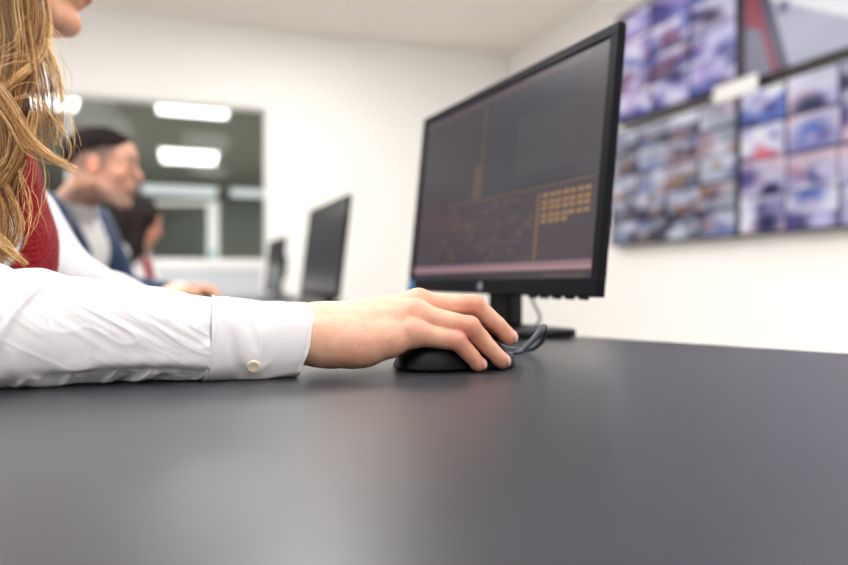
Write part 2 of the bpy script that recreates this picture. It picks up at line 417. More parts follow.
for k, lab in ((1, 'charcoal desk under the second monitor, in front of the man in the navy jacket'), (2, 'charcoal desk under the farthest monitor, in front of the dark haired woman')):
    m2 = V(-.38, 2.30) if k == 1 else V(-.88, 3.80); c = m2 - FR * .18
    P4 = [c + ROW * a + FR * b for a, b in ((-.55, -.38), (-.55, .38), (.55, .38), (.55, -.38))]
    desk(P4, lab, 'operator desks', [c + ROW * a + FR * b for a, b in ((-.48, -.3), (-.48, .3), (.48, .3), (.48, -.3))])

# ------------------------------------------------------------------ pictures on screens
def picture(name, img, P00, PU, PV, m, parent):
    """grid of coloured points; img[row from bottom, col], P00 lower-left corner as the viewer sees it"""
    H, W, _ = img.shape
    uu, vv = np.meshgrid(np.linspace(0, 1, W), np.linspace(0, 1, H))
    v = P00 + uu.reshape(-1, 1) * PU + vv.reshape(-1, 1) * PV
    i = np.arange(H * W).reshape(H, W)
    q = np.stack([i[:-1, :-1], i[:-1, 1:], i[1:, 1:], i[1:, :-1]], -1).reshape(-1, 4)
    return mk_me(name, raw_mesh(name, v, q, linarr(img.reshape(-1, 3))), m, parent, False)
def rect(img, u0, v0, u1, v1, col, a=1.):
    H, W, _ = img.shape
    s = (slice(int(v0 * H), max(int(v0 * H) + 1, int(v1 * H))), slice(int(u0 * W), max(int(u0 * W) + 1, int(u1 * W))))
    img[s] = img[s] * (1 - a) + np.array(col, float) * a
def ui_picture():
    H, W = 150, 260; r = np.random.default_rng(3)
    v, u_ = np.meshgrid(np.linspace(0, 1, H), np.linspace(0, 1, W), indexing='ij')
    img = np.zeros((H, W, 3)) + np.array([58, 48, 58.])
    img += (vnoise(u_ * 5, v * 4, seed=2)[..., None] * 5)
    rect(img, 0, .42, 1, 1, (50, 47, 56)); rect(img, 0, .955, 1, 1, (74, 62, 74)); rect(img, 0, .93, 1, .955, (54, 46, 54))
    rect(img, .44, .45, .905, .93, (48, 50, 62)); rect(img, .905, .42, .93, .95, (64, 54, 62)); rect(img, .93, .42, 1, 1, (62, 56, 66))
    rect(img, .62, .5, .9, .8, (72, 66, 70), .5)
    rect(img, .395, .44, .445, .62, (104, 78, 46), .8); rect(img, .425, .44, .44, .93, (88, 70, 54), .8)
    rect(img, .22, .425, .98, .437, (94, 72, 58), .8); rect(img, .44, .44, .98, .45, (28, 26, 34))
    rect(img, .0, .085, .755, .42, (56, 47, 58))
    for k in range(240):
        a, b = r.uniform(.14, .74), r.uniform(.09, .40); s, t = r.uniform(.008, .04), r.uniform(.004, .012)
        rect(img, a, b, a + s, b + t, [(120, 92, 56), (36, 30, 44), (98, 74, 56), (84, 70, 78)][r.integers(4)], .55)
    rect(img, .752, .09, .764, .40, (128, 92, 58))
    rect(img, .764, .09, .985, .42, (60, 48, 60))
    for row in range(5):
        for c in range(7 if row < 4 else 4):
            rect(img, .775 + c * .029, .375 - row * .030, .775 + c * .029 + .024, .375 - row * .030 + .021, (150, 112, 66))
    rect(img, 0, .042, 1, .085, (142, 108, 118)); rect(img, 0, .045, 1, .06, (172, 132, 138)); rect(img, 0, 0, 1, .042, (44, 36, 46))
    for k in range(10): rect(img, .80 + k * .018, .012, .811 + k * .018, .03, (110, 86, 66), .6)
    return img
def cam_wall(seed, nx, ny, pal, gap=(40, 36, 60)):
    H, W = 84, 124; r = np.random.default_rng(seed); img = np.zeros((H, W, 3)) + np.array(gap, float)
    vv, uu = np.meshgrid((np.arange(H) + .5) / H, (np.arange(W) + .5) / W, indexing='ij')
    for j in range(ny):
        for i in range(nx):
            u0, u1, v0, v1 = i / nx, (i + 1) / nx, j / ny, (j + 1) / ny
            g0, g1, g2, g3 = r.uniform(.002, .012, 4); m = (uu > u0 + g0) & (uu < u1 - g1) & (vv > v0 + g2 + .003) & (vv < v1 - g3)
            a, b, c = [np.array(pal[r.integers(len(pal))], float) for _ in range(3)]
            sky = np.array(pal[0], float)
            s = (vv - v0) / (v1 - v0); x = (uu - u0) / (u1 - u0); sl = r.uniform(-.8, .8); th = r.uniform(.35, .65)
            t = np.clip((s - th + sl * (x - .5)) * 6 + .5, 0, 1)[..., None]
            n = vnoise(uu * 22, vv * 18, seed=seed + i * 3 + j)[..., None]
            col = a * (1 - t) + (sky * .8 + b * .2) * t + n * 16
            for _ in range(6):
                cx, cy, rr = r.uniform(.0, 1.), r.uniform(.0, 1.), r.uniform(.08, .34)
                bl = np.clip(1.4 - np.hypot((x - cx), (s - cy)) / rr, 0, 1)[..., None]
                q = np.array(pal[r.integers(len(pal))], float); col = col * (1 - bl) + q * bl
            img[m] = np.clip(col, 0, 255)[m]
    img = np.clip((img - 128) * 1.12 + 128 + vnoise(uu * 7, vv * 5, seed=seed + 50)[..., None] * 34, 8, 250)
    return img
def carpark():
    H, W = 90, 150; v, u_ = np.meshgrid(np.linspace(0, 1, H), np.linspace(0, 1, W), indexing='ij')
    img = np.zeros((H, W, 3)) + np.array([186, 186, 208.])
    img += vnoise(u_ * 9, v * 7, seed=9)[..., None] * 7
    img[v > .51 - (u_ - .17) * .9] = (250, 250, 253)
    e = .21 - .19 * v
    img[u_ < e + .055] = (84, 82, 108)
    img[(u_ < e)] = (134, 132, 154); img[(u_ < e) & (v > .40 - u_ * .6)] = (160, 70, 88)
    img[(u_ > e - .035) & (u_ < e)] = (150, 58, 80)
    img[(u_ < .03)] = (66, 56, 78)
    m = np.hypot((u_ - .235) * 1.6, v - .42) < .05; img[m] = (120, 122, 150)
    return img

# ------------------------------------------------------------------ monitors
def monitor(bc, yaw, tilt, label, img, group, w=.545, h=.34, detail=True, col=True):
    """bc = bottom centre of the front face; the screen faces back along -F"""
    F = V(math.cos(yaw), math.sin(yaw), 0); L = V(-math.sin(yaw), math.cos(yaw), 0)
    up = V(F[0] * math.sin(tilt), F[1] * math.sin(tilt), math.cos(tilt)); N = np.cross(L, up); N = N / np.linalg.norm(N)
    if N @ F < 0: N = -N                                        # N points to the back of the monitor
    R = np.stack([-L, N, up], 1)                                # local x = viewer's right, y = back, z = up
    bc = np.array(bc, float); g = bc + F * .030
    t = thing('monitor', label, 'monitor', (g[0], g[1], DESK), group)
    W = lambda x, y, z: bc + R @ V(x, y, z)
    bz, bb, dp = .0155, .024, .013
    bm = bm_new()
    box(bm, W(0, dp / 2, h - bz / 2), (w, dp, bz), R, .0022); box(bm, W(0, dp / 2, bb / 2), (w, dp, bb), R, .0022)
    for s in (-1, 1): box(bm, W(s * (w / 2 - bz / 2), dp / 2, h / 2 + (bb - bz) / 2), (bz, dp - .0002, h - bb - bz + .003), R, .0015)
    mk('bezel', bm, M['black_gloss'], t)
    x0, z0, sw, sh = -w / 2 + bz, bb, w - 2 * bz, h - bb - bz
    if img is not None: picture('screen', img, W(x0, .003, z0), R @ V(sw, 0, 0), R @ V(0, 0, sh), M['screen'], t)
    else:
        bm = bm_new(); box(bm, W(0, .005, z0 + sh / 2), (sw, .004, sh), R); mk('screen', bm, M['screen_off'], t)
    bm = bm_new(); box(bm, W(0, dp * .75, h / 2), (w - .004, dp * .5, h - .004), R, .003)
    box(bm, W(0, dp + .010, h * .47), (w * .60, .026, h * .60), R, .010); box(bm, W(0, dp + .030, h * .47), (w * .34, .04, h * .42), R, .008)
    mk('housing', bm, M['black'], t)
    Rf = np.stack([-L, F, V(0, 0, 1)], 1); top = W(0, dp + .03, h * .40)
    bm = bm_new()
    nc = g + F * .018
    box(bm, (nc[0], nc[1], (DESK + .012 + top[2] + .03) / 2), (.062, .028, top[2] + .03 - DESK - .012), Rf, .006)
    mk('stand_neck', bm, M['black'], t)
    bm = bm_new(); box(bm, (g[0] - F[0] * .0, g[1] - F[1] * .0, DESK + .0065), (.245, .125, .012), Rf, .004); mk('stand_base', bm, M['black'], t)
    if detail:
        bm = bm_new(); n = 20; c = W(0, -.0006, bb * .5)
        tt = [bm.verts.new(c + R @ V(.0065 * math.cos(2 * math.pi * k / n), 0, .0065 * math.sin(2 * math.pi * k / n))) for k in range(n)]
        bm.faces.new(tt); mk('emblem', bm, M['silver'], t)
        bm = bm_new(); box(bm, W(-w / 2 + .018, -.0004, bb * .52), (.020, .0008, .017), R); mk('sticker', bm, M['sticker'], t)
        for k in range(5):
            bm = bm_new(); box(bm, W(w / 2 - .035 - k * .027, .009, -.0012), (.013, .008, .005), R, .001); mk('button', bm, M['black'], t)
        bm = bm_new()
        c0 = W(.10, .02, .004)
        p = [(505, 285, 1.10), (527, 292, 1.09), (534, 304, 1.08), (540, 317, 1.07), (536, 325, 1.065), (524, 328.5, 1.06), (508, 328.5, 1.065)]
        tube(bm, smooth_path([pt(*q) for q in p]), .0022, 10); mk('cable', bm, M['cord'], t, True)
    return t
monitor((.0872, 1.035, CAMZ - .0174), .455, .105, 'large black monitor tilted back behind the mouse, showing a dark program window', ui_picture(), 'operator monitors')
def dark_ui():
    img = np.zeros((60, 100, 3)) + np.array([60, 60, 64.]); rect(img, 0, 0, 1, .06, (50, 48, 52)); rect(img, .05, .5, .5, .95, (66, 66, 70)); return img
monitor((-.374, 2.285, .779), .40, .12, 'second black monitor in the row with a plain dark grey screen', dark_ui(), 'operator monitors', w=.53, h=.33, detail=False)
monitor((-.895, 3.86, .774), .40, .10, 'farthest black monitor in front of the grey partition', dark_ui(), 'operator monitors', w=.50, h=.31, detail=False)

# ------------------------------------------------------------------ wall screens
def rwall(px):
    k = (px - CX) / FPX; Y = 3.052 / (k + .403); return V(k * Y, Y)
NW = V(-RD[1], RD[0]); NW = -NW if NW[0] > 0 else NW             # off the wall, into the room
def tv(pL, pR, z0, z1, img, label, bz=.012):
    d = (pR - pL); wd = np.linalg.norm(d); e = V(*(d / wd), 0); n = V(*NW, 0); c = V(*((pL + pR) / 2), (z0 + z1) / 2) + n * .045
    R = np.stack([e, -n, V(0, 0, 1)], 1); h = z1 - z0
    t = thing('wall_screen', label, 'wall screen', tuple(V(*((pL + pR) / 2), z0)), 'surveillance screens on the wall')
    bm = bm_new(); box(bm, c, (wd, .05, h), R, .004); mk('housing', bm, M['tvframe'], t)
    bm = bm_new()
    for s in (-1, 1):
        box(bm, c + n * .027 + e * s * (wd / 2 - bz / 2), (bz, .008, h), R, .002); box(bm, c + n * .027 + V(0, 0, s * (h / 2 - bz / 2)), (wd - 2 * bz, .008, bz), R, .002)
    mk('frame', bm, M['tvframe'], t)
    bm = bm_new(); box(bm, V(*((pL + pR) / 2), (z0 + z1) / 2) + n * .010, (.3, .02, .3), R); mk('bracket', bm, M['chair_metal'], t)
    picture('screen', img, c + n * .0275 - e * (wd / 2 - bz) - V(0, 0, h / 2 - bz), e * (wd - 2 * bz), V(0, 0, h - 2 * bz), M['tvscreen'], t)
A0, A1 = rwall(620), rwall(748); ee = (A1 - A0) / np.linalg.norm(A1 - A0); A2 = A1 + ee * 1.09; A3 = A1 + ee * .008
PP = [(214, 210, 236), (120, 122, 186), (96, 92, 150), (160, 140, 196), (66, 60, 120), (190, 170, 210), (130, 90, 120), (82, 100, 170), (110, 100, 120)]
PG = [(200, 198, 214), (120, 124, 142), (150, 156, 170), (92, 92, 112), (168, 140, 146), (180, 184, 196), (150, 120, 100), (60, 60, 78), (120, 130, 170)]
PW = [(228, 226, 244), (170, 164, 206), (206, 200, 226), (90, 84, 140), (216, 190, 206), (196, 92, 100), (110, 130, 200), (60, 58, 96), (188, 180, 220)]
tv(A0, A1, 1.065, 1.80, cam_wall(5, 4, 5, PG), 'lower wall screen on the left with many small greyish camera views')
tv(A3, A2, 1.065, 1.80, cam_wall(11, 4, 4, PW, (52, 46, 84)), 'lower wall screen on the right with bright violet camera views')
tv(rwall(626), A1, 1.845, 2.54, cam_wall(21, 3, 4, PP), 'upper wall screen on the left with a grid of blue violet camera views')
tv(A3, A2, 1.835, 2.56, carpark(), 'upper wall screen on the right showing one large pale view with a red stripe')
pl, prr = rwall(726), rwall(770); e = V(*((prr - pl) / np.linalg.norm(prr - pl)), 0); c = V(*((pl + prr) / 2), 1.822) + V(*NW, 0) * .085
R = np.stack([e, V(*-NW, 0), V(0, 0, 1)], 1)
bm = bm_new(); box(bm, c, (np.linalg.norm(prr - pl), .012, .085), R, .005)
tag(mk('name_plate', bm, M['white_plastic']), 'small blank white plate where the four wall screens meet', 'plate')
# grey partition in front of the window wall
pa, pb = pt(262, 263, 4.42)[:2], pt(-10, 263, 4.10)[:2]; e = (pb - pa) / np.linalg.norm(pb - pa); yp = math.atan2(e[1], e[0]); ln = np.linalg.norm(pb - pa)
pz = CAMZ + (CY - 263) / FPX * 4.35; pm = (pa + pb) / 2
t = thing('office_partition', 'low light grey partition with a white top rail below the window', 'partition', (pm[0], pm[1], 0))
bm = bm_new(); box(bm, (*pm, (pz - .05) / 2 + .01), (ln, .05, pz - .07), Rz(yp), .003); mk('panel', bm, M['partition'], t)
bm = bm_new(); box(bm, (*pm, pz - .025), (ln + .01, .064, .05), Rz(yp), .004); mk('top_rail', bm, M['trim'], t)
for s in (-1, 1):
    bm = bm_new(); box(bm, (*(pm + e * s * (ln / 2 - .1)), .01), (.05, .35, .02), Rz(yp), .003); mk('foot', bm, M['desk_leg'], t)

# ------------------------------------------------------------------ mouse
MY = math.atan(.34); MF = V(math.cos(MY), math.sin(MY), 0); ML = V(-math.sin(MY), math.cos(MY), 0)
MC = V(.0285, .6212, DESK); MR = np.stack([MF, ML, V(0, 0, 1)], 1)
def mouse_f(P, grow=0.):
    p = (P - MC) @ MR                                            # x forward, y away, z up
    x, y, z = p[:, 0], p[:, 1], p[:, 2]
    u = np.clip((x + .058) / .116, 0, 1)
    hz = np.interp(u, [0, .06, .18, .38, .55, .75, .9, 1], [.010, .018, .028, .0335, .0330, .0275, .0205, .0165])
    wd = np.interp(u, [0, .1, .3, .55, .8, 1], [.024, .029, .0310, .0285, .0295, .0275])
    xe = np.abs(x) / .058; ye = np.abs(y) / wd; ze = np.clip(z - .001, 0, None) / hz
    d = ((xe ** 5 + ye ** 3.2 + ze ** 2.6) ** (1 / 3.2) - 1) * .02 - grow
    return smax(d, -(z - .0012), .0015)
mt = thing('computer_mouse', 'black computer mouse under the fingers on the charcoal desk', 'computer mouse', tuple(MC))
lo, hi = MC - V(.075, .065, .002), MC + V(.075, .065, .05)
field_obj('mouse_body', mouse_f, lo, hi, .0012, M['mouse'], mt, margin=.03)
def loc(P): return (P - MC) @ MR
def btn(side):
    def f(P):
        p = loc(P); d = mouse_f(P, .0007)
        m = np.maximum.reduce([-(p[:, 0] - .004), .0012 - side * p[:, 1], np.abs(p[:, 1]) - .0245, .010 - p[:, 2]])
        return smax(d, m, .001)
    return f
field_obj('mouse_button', btn(-1), lo, hi, .0011, M['mouse_btn'], mt, margin=.03)
field_obj('mouse_button', btn(1), lo, hi, .0011, M['mouse_btn'], mt, margin=.03)
field_obj('seam', lambda P: smax(mouse_f(P, .0011), np.abs(loc(P)[:, 2] - (.0155 - .05 * np.clip(loc(P)[:, 0] - .02, 0, .05))) - .0007 + np.clip(.004 - loc(P)[:, 0], 0, 1), .0004), lo, hi, .0009, M['groove'], mt, margin=.03)
bm = bm_new(); box(bm, MC + MR @ V(.036, 0, .0285), (.020, .006, .012), MR, .0028); mk('scroll_wheel', bm, M['black'], mt)
bm = bm_new()
cp = [MC + MR @ V(.050, -.002, .0100), MC + MR @ V(.060, -.003, .0120), pt(521, 351.5, .645), pt(528.5, 344.5, .648), pt(536, 336, .652), pt(541.5, 329.5, .658), pt(544.5, 327.3, .668),
      pt(545, 331, .688), pt(541, 342, .712), pt(530, 349.5, .740), pt(512, 349, .775), pt(494, 345, .82)]
cp = smooth_path(cp, 8); rr = [.0022 + .0012 * min(1, max(0, (i - 8) / 30)) if i < 48 else .0026 for i in range(len(cp))]
tube(bm, cp, rr, 14); mk('cord', bm, M['cord'], mt, True)

# ------------------------------------------------------------------ hand (the operator's right hand, desk coordinates)
def h3(x, y, z): return V(x, y, DESK + z)
FING = {
 'little': ([h3(-.0085, .5820, .0350), h3(.0291, .5815, .0285), h3(.0420, .5855, .0148), h3(.0492, .5895, .0066)], [.0110, .0084, .0073, .0061]),
 'ring':   ([h3(-.0065, .5930, .0500), h3(.0410, .5890, .0402), h3(.0590, .5960, .0205), h3(.0715, .6005, .0082)], [.0116, .0094, .0078, .0068]),
 'middle': ([h3(-.0045, .6080, .0600), h3(.0465, .6070, .0588), h3(.0680, .6125, .0410), h3(.0800, .6170, .0285)], [.0118, .0095, .0079, .0070]),
 'index':  ([h3(-.0070, .6290, .0585), h3(.0430, .6300, .0555), h3(.0660, .6350, .0385), h3(.0780, .6390, .0275)], [.0120, .0096, .0083, .0070]),
 'thumb':  ([h3(-.0560, .6280, .0330), h3(-.0220, .6540, .0330), h3(.0100, .6690, .0240), h3(.0330, .6740, .0150)], [.0175, .0125, .0105, .0080]),
}
WU, WR_ = h3(-.0950, .5680, .0290), h3(-.0930, .5960, .0385)
FU, FRr = h3(-.150, .5530, .0320), h3(-.148, .5800, .0410)
KN = [c[0][0] for n, c in FING.items() if n != 'thumb']
def hand_f(P):
    mc = {n: FING[n][0][0] for n in FING}
    d = rc(P, WU, mc['little'] + V(-.004, 0, -.001), .0185, .0112)
    d = smin(d, rc(P, WR_, mc['middle'] + V(-.004, 0, -.0005), .0195, .0118), .014)
    d = smin(d, rc(P, (WU + WR_) / 2, mc['ring'] + V(-.004, 0, 0), .0200, .0116), .012)
    d = smin(d, rc(P, WR_ + V(0, .004, 0), mc['index'] + V(-.004, 0, 0), .0185, .0120), .012)
    d = smin(d, rc(P, h3(-.078, .571, .0262), h3(-.030, .577, .0275), .0200, .0135), .012)       # heel of the hand
    d = smin(d, rc(P, h3(-.060, .572, .0235), h3(-.052, .573, .0230), .0172, .0165), .008)
    d = smin(d, rc(P, WR_ + V(.015, .012, -.004), FING['thumb'][0][0], .0170, .0160), .012)
    d = smin(d, rc(P, WU, FU, .0185, .0195), .008); d = smin(d, rc(P, WR_, FRr, .0195, .0215), .014)
    # extensor tendons and knuckles
    for n in ('little', 'ring', 'middle', 'index'):
        a = mc[n] + V(0, 0, FING[n][1][0] - .0020); b = WR_ + V(.02, -.004, .0165) if n != 'little' else WR_ + V(.018, -.018, .0130)
        d = smin(d, rc(P, a, b, .0021, .0014), .0065)
        d = smin(d, sph(P, mc[n] + V(.0, -.001, .0030), FING[n][1][0] - .0020), .006)
    fs = None
    for n, (p, r) in FING.items():
        c = chain(P, p, r, .0010)
        q = p[1]; c = smin(c, sph(P, q + V(-.001, -.0004, .0010), r[1] - .0006), .004)             # PIP knuckle
        if n != 'thumb':
            up = V(.25, -.15, .95)
            # slim the middle of the proximal segment, pad the finger tip
            c = smin(c, sph(P, p[3] + (p[2] - p[3]) * .25 - V(.0, 0, .0008), r[3] + .0003), .003)
        fs = c if fs is None else smin(fs, c, .0016)
    d = smin(d, fs, .0075)
    # skin creases over the finger joints and at the wrist
    near = np.abs(d) < .004
    if near.any():
        Q = P[near]; dd = d[near]
        for n, (p, r) in FING.items():
            for k, amp in ((1, .00030), (2, .00030)):
                ax = (p[k + 1] - p[k - 1]); ax /= np.linalg.norm(ax)
                s = (Q - p[k]) @ ax; w_ = np.exp(-(s / .0035) ** 2) * (np.linalg.norm(Q - p[k], axis=1) < r[k] + .004)
                dd = dd + amp * w_ * (.5 + .5 * np.cos(s / .0021 * 2 * math.pi))
        ax = V(.957, .27, .08)
        s = (Q - h3(-.084, .575, .02)) @ ax
        dd = dd + .00008 * np.exp(-(s / .003) ** 2)
        dd = dd + .00022 * vnoise(Q[:, 0] * 130, Q[:, 1] * 130, Q[:, 2] * 130)
        d = d.copy(); d[near] = dd
    return d
SK = dict(base=(212, 163, 137), red=(206, 130, 110), pale=(228, 188, 164))
def hand_col(v):
    c = np.tile(linarr(SK['base']), (len(v), 1)); red = linarr(SK['red']); pale = linarr(SK['pale'])
    def blend(c, col, w_): return c * (1 - w_[:, None]) + col * w_[:, None]
    n = vnoise(v[:, 0] * 60, v[:, 1] * 60, v[:, 2] * 60) * .5 + vnoise(v[:, 0] * 170, v[:, 1] * 170, v[:, 2] * 170, seed=3) * .3
    c = blend(c, pale, np.clip(.22 + n * .5, 0, .6))
    for nme, (p, r) in FING.items():
        for k, wt, s in ((1, .62, .0075), (3, .55, .007), (0, .30, .010), (2, .30, .006)):
            c = blend(c, red, wt * np.exp(-(np.linalg.norm(v - p[k], axis=1) / (s + r[k])) ** 4))
    c = blend(c, red, .28 * np.exp(-(np.linalg.norm(v - h3(-.055, .565, .018), axis=1) / .03) ** 2))
    return c
def nail_f(n):
    p, r = FING[n]; ax = p[3] - p[2]; ax /= np.linalg.norm(ax)
    up = V(.0, -.62, .78) if n in ('ring', 'little', 'middle') else V(0, -.25, .97)
    up = up - ax * (up @ ax); up /= np.linalg.norm(up); sd = np.cross(up, ax)
    c = p[3] + ax * (r[3] * .30) + up * (r[3] * .80); R = np.stack([ax, sd, up], 1)
    core = lambda P: smin(rc(P, p[2], p[3], r[2], r[3]), sph(P, p[3] + (p[2] - p[3]) * .25 - V(0, 0, .0008), r[3] + .0003), .003)
    return (lambda P: smax(core(P) - .0011, ell(P, c, (r[3] * .92, r[3] * .70, r[3] * .9), R), .0006)), c

# ------------------------------------------------------------------ people
class Fr:
    """local frame a forward, b left, c up, leaning forward by pitch"""
    def __init__(s, o, yaw, pitch=0., roll=0.):
        s.o = V(*o); f = V(math.cos(yaw), math.sin(yaw), 0); l = V(-math.sin(yaw), math.cos(yaw), 0); u_ = V(0, 0, 1)
        f2 = f * math.cos(pitch) - u_ * math.sin(pitch); u2 = f * math.sin(pitch) + u_ * math.cos(pitch)
        l2 = l * math.cos(roll) + u2 * math.sin(roll); u3 = np.cross(f2, l2)
        s.R = np.stack([f2, l2, u3], 1)
    def w(s, a, b, c): return s.o + s.R @ V(a, b, c)
    def l(s, P): return (P - s.o) @ s.R

def head_f(P, fr, man=False):
    p = fr.l(P); X = p.copy(); ys = np.abs(p[:, 1]); S = np.stack([p[:, 0], ys, p[:, 2]], 1)      # symmetric
    d = ell(X, (-.015, 0, .030), (.094, .073, .083))
    d = smin(d, ell(X, (.030, 0, .035), (.060, .060, .060)), .02)
    d = smin(d, ell(X, (.030, 0, -.030), (.053, .055, .075)), .02)
    j = .060 if man else .052
    d = smin(d, rc(S, (-.012, j, -.050), (.050, .022, -.098 if not man else -.100), .014, .015 if man else .0135), .022)
    d = smin(d, ell(X, (.0635, 0, -.0975), (.0200, .021 if man else .0190, .0190)), .014)
    d = smin(d, rc(S, (.072, .012, .028), (.062, .036, .026), .011 if man else .008, .009), .012)
    d = smin(d, sph(S, (.050, .040, -.020), .020), .016)
    d = smax(d, -ell(S, (.094, .032, .008), (.016, .017, .0115)), .012)
    d = smin(d, ell(S, (.068, .0315, .006), (.0135, .0145, .0115)), .004)                         # eyeball and lids
    d = smin(d, rc(X, (.080, 0, .018), (.104, 0, -.020), .0055, .0080), .009)                     # nose
    d = smin(d, sph(S, (.096, .0105, -.026), .0062), .006)
    d = smin(d, ell(X, (.070, 0, -.055), (.024, .030, .022)), .014)
    d = smin(d, rc(S, (.0905, 0, -.0500), (.0795, .021, -.0570), .0050, .0022), .004)
    d = smin(d, rc(S, (.0890, 0, -.0615), (.0790, .020, -.0580), .0060, .0022), .004)
    d = smax(d, -rc(S, (.0965, 0, -.0560), (.0820, .023, -.0585), .0014, .0010), .0025)
    d = smax(d, -rc(X, (.088, 0, -.077), (.084, 0, -.079), .0040, .0040), .010)
    e = ell(S, (-.012, .076, -.004), (.017, .0075, .029)); e = smax(e, -ell(S, (-.008, .086, -.002), (.010, .007, .019)), .003)
    d = smin(d, e, .006)
    return d
def head_col(v, fr, man=False, base=(224, 172, 146)):
    p = fr.l(v); ys = np.abs(p[:, 1]); c = np.tile(linarr(base), (len(v), 1))
    def bl(col, w_): c[:] = c * (1 - w_[:, None]) + linarr(col) * w_[:, None]
    bl((206, 118, 104), .35 * np.exp(-(np.linalg.norm(np.stack([p[:, 0] - .06, ys - .04, p[:, 2] + .025], 1), axis=1) / .028) ** 2))
    bl((206, 110, 96), .45 * np.exp(-(np.linalg.norm(p - V(.106, 0, -.022), axis=1) / .018) ** 2))
    bl((214, 118, 96), .45 * np.clip(1 - np.abs(ys - .083) / .012, 0, 1) * (np.abs(p[:, 2]) < .04))
    lw = np.clip(1.6 - np.hypot((p[:, 2] + .0562) / .0105, ys / .0235) * 1.15, 0, 1) * (p[:, 0] > .070)
    bl((178, 62, 70) if not man else (168, 108, 96), np.clip(lw * 2, 0, .6))
    if man:
        st = np.clip((-.022 - p[:, 2] + p[:, 0] * .12) / .03, 0, 1) * (p[:, 2] > -.14); bl((128, 100, 90), .28 * st)
        fade = np.clip((p[:, 2] + .030 - np.clip(p[:, 0], 0, 1) * .5) / .035, 0, 1) * np.clip((.030 - p[:, 0]) / .02, 0, 1) * (ys < .078); bl((112, 92, 86), .75 * fade)
        f2 = np.clip((p[:, 2] - .012) / .035, 0, 1) * np.clip((.048 - p[:, 0]) / .015, 0, 1); bl((58, 44, 42), .92 * f2)
    br = np.exp(-((p[:, 2] - .030 + (ys - .03) ** 2 * 8) / .0042) ** 2) * (ys > .010) * (ys < .046) * (p[:, 0] > .06); bl((60, 42, 36), (1. if man else .85) * br)
    ey = np.exp(-(((p[:, 2] - .005) / .0050) ** 2 + ((ys - .0315) / .0115) ** 2) ** 2) * (p[:, 0] > .066); bl((70, 52, 50), .9 * ey)
    return c

